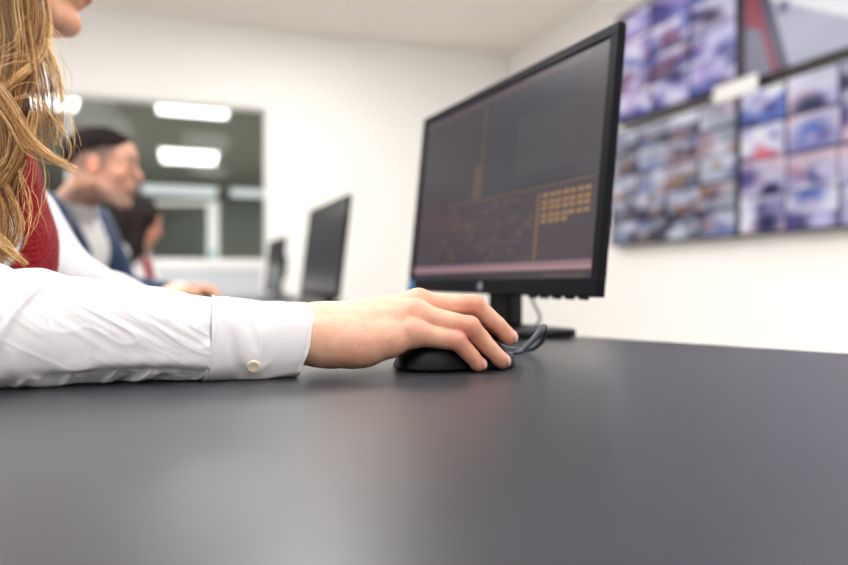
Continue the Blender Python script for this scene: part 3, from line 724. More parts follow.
def person(label, pelvis, yaw, pitch, head, headyaw, headpitch, arms, female, colr, vest=None, hair=None, group=None, main=False, lean_roll=0.):
    """arms: {'r': (elbow, wrist), 'l': (elbow, wrist)} in world coordinates"""
    fr = Fr(pelvis, yaw, pitch, lean_roll); hf = Fr(head, headyaw, headpitch)
    root = thing('person', label, 'person', (pelvis[0], pelvis[1], 0), group)
    sw = .158 if female else .185; g = 1.0 if female else 1.13
    sh = {'r': fr.w(.0, -sw, .455), 'l': fr.w(.0, sw, .455)}
    nb_ = fr.w(-.01, 0, .49); legs = {}
    base = Fr(pelvis, yaw)
    for s_, q in (('r', -1), ('l', 1)):
        hp = base.w(.02, q * .085, .0); kn = base.w(.42, q * .11, .0); an = base.w(.40, q * .11, -.44)
        an[2] = .085; legs[s_] = (hp, kn, an)
    def torso(P, off=0.):
        d = ell(P, base.w(-.005, 0, .03), (.115 * g + off, .165 + off, .11 + off), base.R)
        d = smin(d, ell(P, fr.w(.005, 0, .19), (.092 * g + off, .128 * g + off, .17 + off), fr.R), .07)
        d = smin(d, ell(P, fr.w(.005, 0, .345), (.104 * g + off, .150 * g + off, .155 + off), fr.R), .06)
        d = smin(d, rc(P, fr.w(-.012, -sw * .82, .455), fr.w(-.012, sw * .82, .455), .052 + off, .052 + off), .05)
        if female:
            for q in (-1, 1): d = smin(d, sph(P, fr.w(.070, q * .068, .325), .050 + off), .035)
        return d
    def arm(P, s_, off=0., wr=1.):
        el, wrs = arms[s_]
        d = rc(P, sh[s_], el, .048 * g + off, .038 * g + off)
        return smin(d, rc(P, el, el + (wrs - el) * wr, .038 * g + off, .027 * g + off), .02)
    def neck(P, off=0.):
        return smin(rc(P, hf.w(-.028, 0, -.045), nb_, (.046 if female else .050) + off, (.050 if female else .057) + off), rc(P, nb_, fr.w(-.01, 0, .45), .055, .07), .02)
    def lower(P, off=0.):
        d = None
        for hp, kn, an in legs.values():
            e = smin(rc(P, hp, kn, .078 + off, .054 + off), rc(P, kn, an, .052 + off, .038 + off), .02); d = e if d is None else smin(d, e, .01)
        return smin(d, ell(P, base.w(-.005, 0, .03), (.115 * g + off, .165 + off, .11 + off), base.R), .05)
    # --- body: one continuous surface (head finer, main hand finest)
    def body(P): 
        d = smin(torso(P, -.012), neck(P), .03)
        d = smin(d, arm(P, 'l', -.006), .03)
        d = smin(d, arm(P, 'r', -.006, .55 if main else 1.), .03)
        return smin(d, lower(P, -.012), .03)
    pts = np.array([*sh.values(), *[a for q in arms.values() for a in q], nb_, *[x for q in legs.values() for x in q], hf.w(0, 0, 0)])
    lo_, hi_ = pts.min(0) - .17, pts.max(0) + .17; lo_[2] = .03
    def bodyh(P): return smin(body(P), head_f(P, hf, not female), .022)
    nz = hf.w(0, 0, -.13)[2]
    lo2 = lo_.copy(); hi2 = hi_.copy(); hi2[2] = nz + .012
    parts = [field_mesh(bodyh, lo2, hi2, .006)]
    hc = hf.w(0, 0, 0); parts.append(field_mesh(bodyh, V(hc[0] - .16, hc[1] - .16, nz - .006), V(hc[0] + .16, hc[1] + .16, hc[2] + .16), .0025 if not main else .0022))
    for s_ in ('r', 'l'):
        if main and s_ == 'r': parts.append(field_mesh(hand_f, h3(-.175, .52, -.001), h3(.10, .70, .09), .00105)); continue
        el, wrs = arms[s_]; m0 = h3(-.0940, .582, .034); q = -1 if s_ == 'l' else 1
        fy = math.atan2((wrs - el)[1], (wrs - el)[0]); Rr = Rz(fy - .27)
        def tf(P, Rr=Rr, wrs=wrs, q=q):
            p = (P - wrs) @ Rr @ Rz(.27)          # aligned to the arm
            p[:, 1] *= q; return p @ Rz(.27).T + m0
        hw = wrs + Rr @ Rz(.27) @ V(.075, 0, -.012)
        parts.append(field_mesh(lambda P: hand_f(tf(P)), hw - V(.13, .13, .05), hw + V(.13, .13, .06), .003))
    v, q = join_vf(parts); col = head_col(v, hf, not female, colr)
    if main:
        n0 = len(parts[0][0]) + len(parts[1][0]); n1 = n0 + len(parts[2][0]); col[n0:n1] = hand_col(v[n0:n1])
    body_o = mk_me('body', raw_mesh('body', v, q, col), M['skin'], root, True)
    # --- clothes
    smat = M['shirt'] if main else M['shirt_far']
    vn = lambda P, s, a, sd=0: vnoise(P[:, 0] * s, P[:, 1] * s, P[:, 2] * s * .6, seed=sd) * a
    def shirt(P):
        d = smin(torso(P, .006), arm(P, 'l', .012, .93), .03)
        if main: d = smin(d, rc(P, sh['r'], arms['r'][0] + V(-.015, 0, .010), .052, .046), .03)
        else: d = smin(d, arm(P, 'r', .012, .93), .03)
        d = d + vn(P, 16, .005) + vn(P, 38, .0022, 2)
        d = smax(d, -(fr.l(P)[:, 2] + .0) - .01, .01)
        return smax(d, -(neck(P, .004)), .004)
    v, q = field_mesh(shirt, lo_, hi_, .005, margin=.02)
    shirt_parts = [(v, q)]
    shirt_o = mk_me('shirt', raw_mesh('shirt', v, q), smat, root, True)
    def collar(P):
        p = fr.l(P); d = np.abs(neck(P, .0125)) - .0022; t = p[:, 2] - .478 - p[:, 0] * -.28
        d = smax(d, np.abs(t - .010) - .026, .003)
        e = np.abs(neck(P, .019 + 0) + (t - .03) * .35) - .0022; e = smax(e, np.abs(t - .006) - .026 - np.clip(p[:, 0], 0, .1) * .25, .003)
        return smax(np.minimum(d, e), .013 * np.clip((p[:, 0] + .02) * 20, 0, 1) - np.abs(p[:, 1]) - .002, .003)
    cc = fr.w(0, 0, .48); field_obj('collar', collar, cc - .12, cc + .12, .0028, smat, shirt_o, margin=.02)
    def trs(P): return smax(lower(P, .006) + vn(P, 14, .004), fr.l(P)[:, 2] - .06, .01)
    field_obj('trousers', trs, lo_, V(hi_[0], hi_[1], pelvis[2] + .2), .009, M['trousers'], root, margin=.02)
    for hp, kn, an in legs.values():
        a0 = V(an[0], an[1], 0)
        field_obj('shoe', lambda P: smax(smin(ell(P, a0 + base.R @ V(.07, 0, .03), (.12, .042, .042), base.R), ell(P, a0 + base.R @ V(-.01, 0, .05), (.05, .04, .06), base.R), .03), -(P[:, 2] - .004), .003),
                  a0 - V(.2, .2, 0), a0 + V(.2, .2, .14), .006, M['shoe'], root)
    if vest:
        def vst(P):
            p = fr.l(P); d = smin(torso(P, .014), arm(P, 'l', .017, .86), .03); d = smin(d, arm(P, 'r', .017, .86), .03) + vn(P, 14, .004)
            vv = np.abs(p[:, 1]) - np.clip((p[:, 2] - .18) * .40, 0, 1)
            d = smax(d, -np.maximum(vv, -p[:, 0]), .004)
            d = smax(d, -neck(P, .016), .004)
            return smax(d, -p[:, 2] + .01, .01)
        field_obj('jacket', vst, lo_, hi_, .005, vest, root, margin=.02)
    return root, fr, hf, body_o, shirt_o, neck, torso

def chair(fr_o, yaw, label):
    b = Fr((fr_o[0], fr_o[1], 0), yaw); t = thing('office_chair', label, 'chair', (fr_o[0], fr_o[1], 0), 'operator chairs')
    zs = fr_o[2] - .10
    bm = bm_new(); box(bm, b.w(.06, 0, zs - .035), (.46, .46, .07), b.R, .03); mk('seat', bm, M['chair'], t, True)
    bm = bm_new(); box(bm, b.w(-.22, 0, zs + .20), (.05, .40, .34), b.R, .022); mk('backrest', bm, M['chair'], t, True)
    bm = bm_new(); tube(bm, [b.w(-.02, 0, zs - .075), b.w(-.20, 0, zs - .07), b.w(-.262, 0, zs - .02), b.w(-.25, 0, zs + .12)], .014); mk('back_support', bm, M['chair_metal'], t, True)
    bm = bm_new(); tube(bm, [b.w(0, 0, .09), b.w(0, 0, zs - .07)], .025); mk('column', bm, M['chair_metal'], t, True)
    for k in range(5):
        a = 2 * math.pi * k / 5 + .3
        bm = bm_new(); tube(bm, [b.w(0, 0, .10), b.w(.28 * math.cos(a), .28 * math.sin(a), .068)], [.022, .012]); l = mk('leg', bm, M['chair_metal'], t, True)
        bm = bm_new(); p = b.w(.28 * math.cos(a), .28 * math.sin(a), .028); dv = b.R @ V(-math.sin(a), math.cos(a), 0) * .02
        tube(bm, [p - dv, p + dv], .028, 16); mk('caster', bm, M['black'], l, True)

YW = .455
# --- the operator in front: shirt arm and hand on the mouse
pel = V(-.645, .795, .535)
ARM_R = (V(-.385, .498, DESK + .052), V(-.0940, .582, DESK + .034)); ARM_L = (V(-.548, 1.00, .828), V(-.500, 1.15, .787))
HEAD1 = V(-.533, .8515, 1.274)
W1 = person('blond woman in a white shirt and red neck scarf using the mouse in the foreground', pel, YW, .16, HEAD1, YW - .03, .02,
            {'r': ARM_R, 'l': ARM_L}, True, (226, 170, 140), main=True)
root1, fr1, hf1, body1, shirt1, neck1, torso1 = W1
chair(pel, YW, 'black office chair under the blond woman in the foreground')
for n in ('little', 'ring', 'middle', 'index', 'thumb'):
    f_, c_ = nail_f(n); field_obj('fingernail', f_, c_ - .012, c_ + .012, .0007, M['nail'], body1, margin=.01)

# forearm sleeve: a lofted cloth tube lying on the desk, with folds
SX = [-75, -45, 0, 12, 41, 65, 77, 94, 134, 175, 200, 212, 311]
ST = [236, 246, 264, 269, 269, 274, 278, 278.5, 284, 291, 295.5, 297.5, 304.5]
def yc_at(px): k = (px - CX) / FPX; return .605 / (1 - .28 * k)
AX = V(1, .28, 0) / math.hypot(1, .28); AN = V(-.28, 1, 0) / math.hypot(1, .28)
def sleeve_pts(x0, x1, nu, nt, fold):
    px = np.linspace(x0, x1, nu)[:, None] * np.ones((1, nt)); th = np.linspace(0, 2 * math.pi, nt, endpoint=False)[None, :] * np.ones((nu, 1))
    Y = yc_at(px); top = CAMZ + (CY - np.interp(px, SX, ST)) / FPX * Y
    X = (px - CX) / FPX * Y; bot = DESK - .004; zc = (top + bot) / 2; hz = (top - bot) / 2
    wd = np.interp(px, [-75, 0, 100, 200, 311], [.060, .052, .041, .0375, .0335])
    ct, st = np.cos(th), np.sin(th); cn = np.sign(ct) * np.abs(ct) ** .88; sn = np.sign(st) * np.abs(st) ** .92
    D = fold(px, th)
    y_off = cn * (wd + D); z = zc + sn * (hz + D * np.where(st > 0, .55, 1.0))
    return X, Y, y_off, z, th, px
def ridge(x, w_): return np.exp(-(x / w_) ** 2)
def fold(px, th):
    """th: 0 far side, pi/2 top, pi near side (towards the camera), 3pi/2 desk"""
    f = (th - math.pi / 2) / (math.pi)                        # 0 top, .5 near, 1 bottom
    near = np.clip(1 - np.abs(f - .5) * 1.15, 0, 1)
    low = np.clip((f - .42) / .35, 0, 1) * np.clip((1.25 - f) / .3, 0, 1)
    D = np.zeros_like(px)
    # long raised seam running down to the left, with the cloth stepping behind it
    line = px - (80 - 108 * np.clip(f, -.2, 1.2) - 10 * f * f)
    up = np.clip(1.25 - f, 0, 1)
    D += .0036 * ridge(line, 3.0) * up - .0030 * ridge(line - 9, 8) * np.clip(1.0 - f * 1.1, 0, 1) - .0010 * ridge(line + 9, 6) * near
    D += -.0016 * ridge(line + 62, 14) * np.clip(.5 - f, 0, .5) * 2
    # slack diagonal folds over the near side: a sharp crest with a soft flank
    for a, sl, wd_, am, f0, f1 in ((92, 330, 6, .0012, .22, .55), (110, 380, 7, .0014, .16, .56), (146, 360, 6, .0011, .2, .6), (60, 300, 6, .0010, .3, .62), (176, 200, 6, .0010, .12, .5), (150, -120, 8, .0010, .48, .70)):
        q = px - (a + sl * (f - .38)); e = np.clip((f - f0) / .10, 0, 1) * np.clip((f1 - f) / .12, 0, 1)
        D += .45 * am * e * (ridge(q, wd_) - .8 * ridge(q - wd_ * 1.7, wd_ * 1.1))
    # the long break where the cloth sinks towards the desk
    fb = .70 + .03 * np.sin(px / 37. + .6) + .02 * vnoise(px / 22, 0 * px, seed=4)
    act = np.clip((px - 30) / 60, 0, 1)
    D += act * (.0012 * ridge(f - fb + .05, .05) - .0022 * ridge(f - fb - .03, .04))
    # crumpled cloth below the break
    lw = np.clip((f - .68) / .10, 0, 1) * np.clip((1.3 - f) / .3, 0, 1)
    n = 1 - np.abs(vnoise(px / 14. + f * 9, f * 3.0 - px / 60., seed=6)) * 2
    D += lw * (n * .0032 - .0034) * (.35 + .65 * np.clip((px - 40) / 60, 0, 1))
    # gathers into the cuff
    gz = np.exp(-np.abs(212 - px) / 13.)
    D += gz * (.0019 * (1 - 2 * np.abs(vnoise(f * 10 + px / 60, 0 * px, seed=12))) + .0010)
    D += -.0045 * np.clip((px - 211.5) / 2.5, 0, 1)
    for a, f0_, wd_, am in ((66, .05, 7, -.0022), (84, .02, 6, -.0016)):
        D += am * ridge(px - a - 30 * f, wd_) * ridge(f - f0_, .22)
    D += near * (.0007 * (1 - 2 * np.abs(vnoise(px / 34. - f * 10., px / 80. + f * 3.2, seed=51))) ** 3 + .0004 * (1 - 2 * np.abs(vnoise(px / 18. - f * 14, px / 60. + f * 3., seed=53))) ** 3)
    # soft overall cloth
    D += .0014 * vnoise(px / 34., f * 3.5, seed=15) + .0004 * vnoise(px / 12. + f * 5, f * 9, seed=16)
    return D
def tube_mesh(grid, closed_end=False):
    nu, nt, _ = grid.shape; v = grid.reshape(-1, 3); i = np.arange(nu * nt).reshape(nu, nt); j = np.roll(i, -1, 1)
    q = np.stack([i[:-1], i[1:], j[1:], j[:-1]], -1).reshape(-1, 4); return v, q
X, Y, yo, Z, th, px = sleeve_pts(-75, 222, 340, 260, fold)
G = np.stack([X + AN[0] * yo, Y + AN[1] * yo, np.maximum(Z, DESK + .0006 + .0009 * (vnoise(px / 9, th * 6, seed=20) + 1) * (yo < 0))], -1)
sl = mk_me('sleeve', raw_mesh('sleeve', *tube_mesh(G)), M['shirt'], shirt1, True)
# cuff: outer cloth, turned edge, inner cloth
def cuff_grid(nu=150, nt=220):
    th = np.linspace(0, 2 * math.pi, nt, endpoint=False); f = (th - math.pi / 2) / math.pi
    f2 = np.where(f < 0, -f, f); f2 = np.where(f2 > 1, 2 - f2, f2)
    # where the cuff starts and ends around the wrist (pixel column on the axis)
    xs = np.interp(f2, [0, .25, .5, .75, 1], [212, 214, 213, 206, 200]); xe = np.interp(f2, [0, .15, .3, .5, .66, .78, 1], [305, 309, 309.5, 306, 300, 297, 291])
    rows = []
    def row(t, inset):
        pxr = xs + (xe - xs) * t
        k = (pxr - CX) / FPX; Yr = .605 / (1 - .28 * k); top = CAMZ + (CY - np.interp(pxr, [200, 212, 260, 311], [295.5, 296.5, 300, 303.5])) / FPX * Yr
        bot = DESK - .0035; zc = (top + bot) / 2; hz = (top - bot) / 2 - inset
        wd = np.interp(pxr, [200, 311], [.0385, .0345]) - inset
        ct, st = np.cos(th), np.sin(th); cn = np.sign(ct) * np.abs(ct) ** .85; sn = np.sign(st) * np.abs(st) ** .88
        mm = t * (np.mean(xe - xs)) * .00085           # metres from the seam
        L = np.mean(xe - xs) * .00085
        D = .0009 * vnoise(pxr / 26., f * 4, seed=31) + .0006 * vnoise(pxr / 9. + f * 6, f * 7, seed=32)
        D += -.0007 * ridge(mm - .0035, .0006) - .0008 * ridge(mm - (L - .0042), .0006)        # stitch lines
        D += .0012 * ridge(mm, .0022)
        fl = .66 - .02 * t
        D += -.0014 * ridge(pxr - (232 + 30 * (f - .5)), 6) * np.clip((f - .35) / .1, 0, 1) * np.clip((.8 - f) / .1, 0, 1)
        D += -.0010 * ridge(pxr - (256 + 40 * (f - .55)), 5) * np.clip((f - .3) / .1, 0, 1) * np.clip((.58 - f) / .06, 0, 1)
        D += .0013 * ridge(f - .84 + .2 * (t - .5), .05) * (t > .1)
        z = np.maximum(zc + sn * (hz + D), DESK + .0006 + inset * .5 + .0022 * np.clip(t - .80, 0, 1) * 5 * np.clip((f - .62) * 4, 0, 1) * 0)
        yo = cn * (wd + D)
        x = (pxr - CX) / FPX * Yr
        return np.stack([x + AN[0] * yo, Yr + AN[1] * yo, z], -1)
    for i in range(nu): rows.append(row(i / (nu - 1), 0))
    rows.append(row(1.004, .0006)); rows.append(row(1.004, .0016)); rows.append(row(.998, .0022))
    for i in range(1, 30): rows.append(row(1 - i / 60, .0024))
    return np.array(rows)
CG = cuff_grid(); mk_me('cuff', raw_mesh('cuff', *tube_mesh(CG)), M['shirt'], shirt1, True)
# button, sewn flat on the near side of the cuff
bi = np.argmin(np.abs(CG[:150, :, 0] / CG[:150, :, 1] * FPX + CX - 253.5) + np.abs(CY - (CG[:150, :, 2] - CAMZ) / CG[:150, :, 1] * FPX - 365.5) + (CG[:150, :, 1] > .56) * 99)
iu, it = divmod(bi, CG.shape[1]); bp = CG[iu, it]
tu = CG[iu + 8, it] - CG[iu - 8, it]; tv_ = CG[iu, it + 6] - CG[iu, it - 6]; tu /= np.linalg.norm(tu); bn = np.cross(tu, tv_); bn /= np.linalg.norm(bn)
if bn[1] > 0: bn = -bn
tv_ = np.cross(bn, tu); BR = np.stack([tu, tv_, bn], 1)
bm = bm_new(); rings = []
for r_, z_ in ((.0, .0021), (.0028, .0021), (.0036, .0026), (.0050, .0028), (.0056, .0022), (.0057, .0012), (.0050, .0004)):
    if r_ == 0: ctr = bm.verts.new(bp + BR @ V(0, 0, z_)); continue
    rings.append([bm.verts.new(bp + BR @ V(r_ * math.cos(2 * math.pi * k / 28), r_ * math.sin(2 * math.pi * k / 28), z_)) for k in range(28)])
for k in range(28): bm.faces.new((ctr, rings[0][k], rings[0][(k + 1) % 28]))
for a, b in zip(rings, rings[1:]):
    for k in range(28): bm.faces.new((a[k], b[k], b[(k + 1) % 28], a[(k + 1) % 28]))
bo = mk('button', bm, M['button'], shirt1, True)
bm = bm_new()
for s in (-1, 1): tube(bm, [bp + BR @ V(-.0014, s * .0011, .0018), bp + BR @ V(-.0009, s * .0011, .0029), bp + BR @ V(.0009, s * .0011, .0029), bp + BR @ V(.0014, s * .0011, .0018)], .00035, 6)
merge_me = bpy.data.meshes.new('t'); bm.to_mesh(merge_me); bm.free(); merge_me.materials.append(M['thread']); merge_me.transform(Matrix.Translation(-rootloc(bo)))
bm = bm_new(); bm.from_mesh(bo.data); bm.from_mesh(merge_me); bm.to_mesh(bo.data); bm.free()

# scarf: knitted red band round the neck with two hanging ends
def scarf_f(P):
    p = fr1.l(P); d = np.abs(neck1(P, .020)) - .008
    t = p[:, 2] - .485 + p[:, 0] * .30; d = smax(d, np.abs(t) - .024, .01)
    for q, b0, b1, c1 in ((-1, -.076, -.134, .20),):
        e = np.abs(torso1(P, .016)) - .0075
        f = np.clip((.47 - p[:, 2]) / .2, 0, 1); bc = b0 + (b1 - b0) * f; hwid = .016 + .006 * f
        e = smax(e, np.abs(p[:, 1] - bc) - hwid, .012); e = smax(e, np.maximum(p[:, 2] - .47, c1 - p[:, 2]), .01); e = smax(e, -p[:, 0], .01)
        d = smin(d, e, .014)
    return d + .0016 * np.sin(p[:, 2] * 1250) * np.sin(p[:, 1] * 900 + np.sin(p[:, 2] * 625)) * .6 + .0025 * vnoise(p[:, 1] * 60, p[:, 2] * 18, seed=40)
c_ = fr1.w(.05, 0, .38); field_obj('scarf', scarf_f, c_ - .17, c_ + .17, .0016, M['scarf'], root1, margin=.02)

# hair: scalp volume and strands
def cap_f(P):
    p = hf1.l(P); d = ell(p, (-.024, 0, .034), (.100, .082, .090)); d = smax(d, p[:, 0] * .75 - (p[:, 2] - .0) * .9 - .030, .01)
    bk = rc(p, (-.065, 0, -.02), (-.105, 0, -.20), .066, .050); d = smin(d, smax(bk, -head_f(P, hf1) + .004, .004), .03)
    return d + .004 * vnoise(p[:, 1] * 70, p[:, 2] * 10, p[:, 0] * 40)
field_obj('hair', cap_f, HEAD1 - .26, HEAD1 + .16, .004, M['hair_base'], root1, margin=.02)
def resample(P, n):
    P = np.array(smooth_path(P, 10)); s = np.r_[0, np.cumsum(np.linalg.norm(np.diff(P, axis=0), axis=1))]; t = np.linspace(0, s[-1], n)
    return np.stack([np.interp(t, s, P[:, k]) for k in range(3)], 1)
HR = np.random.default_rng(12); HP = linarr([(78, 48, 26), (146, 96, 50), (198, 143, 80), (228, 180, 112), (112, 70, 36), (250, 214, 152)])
HV, HC, HQ = [], [], []; hcount = 0
def strands(guide, n, w0, w1, rad=.00031, pal=(.14, .24, .26, .14, .16, .06), wav=1., short=.15, shade=1., fly=0.):
    """a lock of hair: n strands round a guide given as (px, py, depth) points"""
    global hcount
    NP = 34; G = resample([pt(g[0], g[1], g[2] - .085) for g in guide], NP); t = np.linspace(0, 1, NP)[:, None]
    T = np.gradient(G, axis=0); T /= np.linalg.norm(T, axis=1)[:, None]
    A = np.cross(T, V(0, 1, 0.01)); A /= np.linalg.norm(A, axis=1)[:, None]; B = np.cross(T, A)
    for i in range(n):
        r = math.sqrt(HR.uniform()); ph = HR.uniform(0, 2 * math.pi); a, b = r * math.cos(ph), r * math.sin(ph)
        if fly: a *= 1 + HR.exponential(fly); 
        w_ = (w0 + (w1 - w0) * t) * (.85 + .25 * np.sin(t * math.pi)) * .00098
        k1, k2, p1, p2 = HR.uniform(1, 2.6), HR.uniform(4, 8), *HR.uniform(0, 6.3, 2)
        ex = wav * (.0016 * np.sin(t * k1 * 3 + p1) + .0006 * np.sin(t * k2 * 3 + p2)) * (.3 + t)
        ey = wav * .0016 * np.sin(t * k1 * 2.4 + p2) * (.3 + t)
        P = G + A * (a * w_ + ex) + B * (b * w_ * .8 + ey)
        if fly: P = P + (A * HR.normal(0, .006) * fly + V(0, 0, HR.normal(0, .004) * fly)) * t ** 1.5
        m = NP if HR.uniform() > short else int(NP * HR.uniform(.55, .95))
        P = P[:m]; tt = t[:m]
        R_ = rad * HR.uniform(.7, 1.3) * np.clip((1.02 - np.linspace(0, 1, m)[:, None] ** 4), .25, 1)
        ang = np.arange(3) * 2 * math.pi / 3
        ring = P[:, None, :] + R_[:, :, None] * (A[:m, None, :] * np.cos(ang)[None, :, None] + B[:m, None, :] * np.sin(ang)[None, :, None])
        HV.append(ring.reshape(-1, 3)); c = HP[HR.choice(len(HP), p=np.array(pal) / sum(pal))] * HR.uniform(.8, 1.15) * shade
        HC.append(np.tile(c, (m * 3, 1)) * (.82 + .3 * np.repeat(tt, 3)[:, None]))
        i0 = hcount + np.arange(m * 3).reshape(m, 3); j0 = np.roll(i0, -1, 1)
        HQ.append(np.stack([i0[:-1], i0[1:], j0[1:], j0[:-1]], -1).reshape(-1, 4)); hcount += m * 3
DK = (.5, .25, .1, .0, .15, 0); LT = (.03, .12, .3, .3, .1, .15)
# falling mass at the left edge, dark behind and lighter in front
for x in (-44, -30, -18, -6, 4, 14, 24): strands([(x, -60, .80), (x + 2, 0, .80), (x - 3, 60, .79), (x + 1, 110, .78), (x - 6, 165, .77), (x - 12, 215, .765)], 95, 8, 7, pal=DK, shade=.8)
for x in (-34, -22, -10, 0, 9): strands([(x + 6, -60, .77), (x + 3, 0, .77), (x + 8, 50, .765), (x + 2, 100, .755), (x + 7, 150, .745), (x - 4, 205, .735), (x - 2, 250, .73)], 85, 7, 6)
strands([(30, -60, .79), (34, -10, .785), (37, 20, .78), (30, 55, .77), (26, 80, .765), (16, 110, .755), (8, 150, .75)], 90, 8, 6)
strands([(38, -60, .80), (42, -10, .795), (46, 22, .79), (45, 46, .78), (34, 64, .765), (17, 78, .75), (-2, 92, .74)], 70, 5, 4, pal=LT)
strands([(24, -60, .78), (26, 0, .78), (30, 40, .77), (36, 80, .76), (40, 115, .755), (41, 150, .75)], 45, 6, 5)
strands([(40, -50, .80), (44, 0, .795), (45, 40, .785), (55, 64, .775), (61, 95, .765), (60, 125, .76), (57, 146, .755)], 24, 2.2, 2.6, pal=LT)
strands([(36, -50, .80), (40, 10, .79), (43, 45, .78), (50, 75, .77), (53, 105, .765), (50, 142, .755)], 26, 3, 3.2)
strands([(32, -50, .80), (36, 20, .79), (39, 58, .775), (44, 88, .765), (48, 120, .76), (47, 158, .75)], 24, 3, 3)
strands([(28, 0, .78), (30, 50, .775), (33, 90, .765), (36, 118, .76), (40, 150, .75)], 16, 2, 2.5)
# the lock that swings across and flicks out to the right
strands([(-30, 60, .74), (-8, 84, .73), (8, 104, .725), (20, 122, .72), (34, 142, .715), (52, 157, .71), (76, 170, .705)], 85, 9, 3.4, pal=LT, short=.55)
strands([(-20, 90, .74), (0, 104, .73), (14, 124, .72), (26, 146, .715), (44, 156, .71), (66, 163, .705)], 60, 8, 4, pal=LT, short=.6)
strands([(-10, 96, .735), (8, 112, .73), (18, 132, .725), (14, 160, .72), (2, 178, .715), (-14, 190, .71)], 60, 7, 6)
strands([(34, 112, .74), (28, 138, .73), (14, 158, .725), (0, 170, .72), (-14, 186, .715)], 60, 6, 6, pal=LT)
strands([(22, 130, .73), (20, 155, .725), (6, 178, .72), (-8, 196, .715)], 55, 6, 6)
# lower locks over the shirt and scarf
strands([(-14, 160, .73), (2, 184, .72), (13, 206, .715), (18, 226, .71), (10, 248, .705), (-4, 264, .70)], 60, 5, 4)
strands([(-12, 150, .73), (-2, 190, .72), (4, 220, .715), (2, 250, .71), (-6, 275, .70)], 60, 6, 5)
strands([(-22, 214, .70), (-6, 232, .695), (8, 247, .69), (18, 256, .685), (28, 264, .685)], 60, 6, 2.5, pal=LT, short=.5)
strands([(-26, 225, .70), (-10, 244, .695), (4, 254, .69), (16, 264, .685)], 40, 6, 4, pal=LT, short=.4)
# single fly-away hairs
for g in ([(-6, 62, .72), (10, 57, .72), (26, 56, .72), (40, 62, .72), (48, 72, .72)], [(0, 50, .72), (14, 44, .72), (22, 30, .72), (34, 12, .73)],
          [(44, 40, .76), (56, 58, .75), (64, 76, .74), (68, 96, .74)], [(46, 60, .76), (60, 90, .75), (72, 120, .75), (78, 150, .74)],
          [(38, 150, .72), (44, 180, .71), (36, 215, .71), (22, 240, .70)], [(30, 160, .72), (26, 190, .71), (34, 220, .70), (46, 240, .70)],
          [(20, 170, .72), (30, 200, .71), (26, 230, .70), (16, 256, .70)], [(40, 100, .74), (60, 130, .73), (68, 152, .72), (60, 170, .72)],
          [(50, 20, .77), (56, 34, .77), (66, 40, .77), (74, 42, .77)], [(10, 100, .72), (30, 96, .72), (44, 106, .72), (54, 128, .72)]):
    strands(g, 7, 3, 6, rad=.00024, pal=LT, wav=1.6, fly=.6)
mk_me('hair', raw_mesh('hair', np.concatenate(HV), np.concatenate(HQ), np.concatenate(HC)), M['hair'], root1, True)

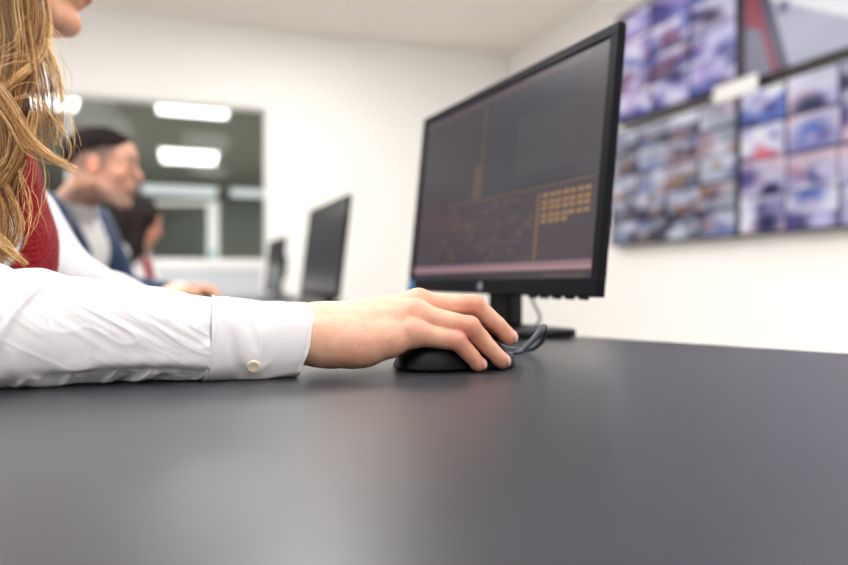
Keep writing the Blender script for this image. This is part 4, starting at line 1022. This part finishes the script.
# --- the man at the second desk
pel2 = V(-1.205, 2.06, .575); head2 = V((104 - CX) / FPX * 1.97, 1.97, CAMZ + (CY - 168) / FPX * 1.97)
W2 = person('man with short dark hair in a navy jacket over a white shirt, seen in profile', pel2, .12, .20, head2, .24, .06,
            {'r': (V(-1.05, 1.82, .775), V(-.84, 1.94, .772)), 'l': (V(-1.04, 2.28, .80), V(-.86, 2.24, .785))}, False, (208, 158, 134), vest=M['vest_blue'])
chair(pel2, .3, 'black office chair under the man in the navy jacket')
hf2 = W2[2]
def mhair(P):
    p = hf2.l(P); d = ell(p, (-.016, 0, .036), (.0965, .0755, .087)); d = smin(d, ell(p, (.028, 0, .048), (.058, .058, .060)), .02)
    line = .054 - np.clip(.02 - p[:, 0], 0, .05) * .3 - np.clip(-.045 - p[:, 0], 0, 1) * 1.3 + np.clip(p[:, 0] - .045, 0, 1) * 1.2
    d = smax(d, (line - p[:, 2]) * .25 - .0005, .003); d = smax(d, p[:, 0] - .074 + .5 * (p[:, 2] - .08), .008)
    return d + .002 * vnoise(p[:, 0] * 90, p[:, 1] * 90, p[:, 2] * 60)
field_obj('hair', mhair, head2 - .14, head2 + .15, .003, M['hair_man'], W2[0], margin=.02)
# --- the dark-haired woman at the third desk
pel3 = V(-1.52, 3.20, .51); head3 = V((139 - CX) / FPX * 3.15, 3.15, CAMZ + (CY - 224) / FPX * 3.15)
W3 = person('dark haired woman in a white shirt with a red scarf at the farthest desk', pel3, .15, .16, head3, .30, .22,
            {'r': (V(-1.40, 2.97, .785), V(-1.27, 3.12, .780)), 'l': (V(-1.42, 3.46, .79), V(-1.26, 3.46, .785))}, True, (214, 156, 130))
chair(pel3, .3, 'black office chair under the dark haired woman')
hf3, fr3, neck3, torso3 = W3[2], W3[1], W3[5], W3[6]
def whair(P):
    p = hf3.l(P); d = ell(p, (-.024, 0, .036), (.116, .096, .104)); d = smin(d, rc(p, (-.045, 0, -.02), (-.05, 0, -.17), .088, .084), .03)
    S = np.stack([p[:, 0], np.abs(p[:, 1]), p[:, 2]], 1); d = smin(d, rc(S, (.012, .070, .03), (.026, .074, -.13), .034, .030), .02)
    d = smax(d, -rc(p, (.112, 0, .03), (.112, 0, -.16), .058, .066), .008)
    return d + .004 * vnoise(p[:, 0] * 60, p[:, 1] * 60, p[:, 2] * 12)
field_obj('hair', whair, head3 - .27, head3 + .17, .005, M['hair_dark'], W3[0], margin=.02)
def scarf3(P):
    p = fr3.l(P); d = np.abs(neck3(P, .018)) - .010; d = smax(d, np.abs(p[:, 2] - .485 + p[:, 0] * .3) - .028, .01)
    e = np.abs(torso3(P, .016)) - .010; e = smax(e, np.abs(p[:, 1]) - .040, .012); e = smax(e, np.maximum(p[:, 2] - .47, .14 - p[:, 2]), .01); e = smax(e, -p[:, 0], .01)
    return smin(d, e, .014)
c_ = fr3.w(.05, 0, .34); field_obj('scarf', scarf3, c_ - .24, c_ + .24, .005, M['vest_red'], W3[0], margin=.02)
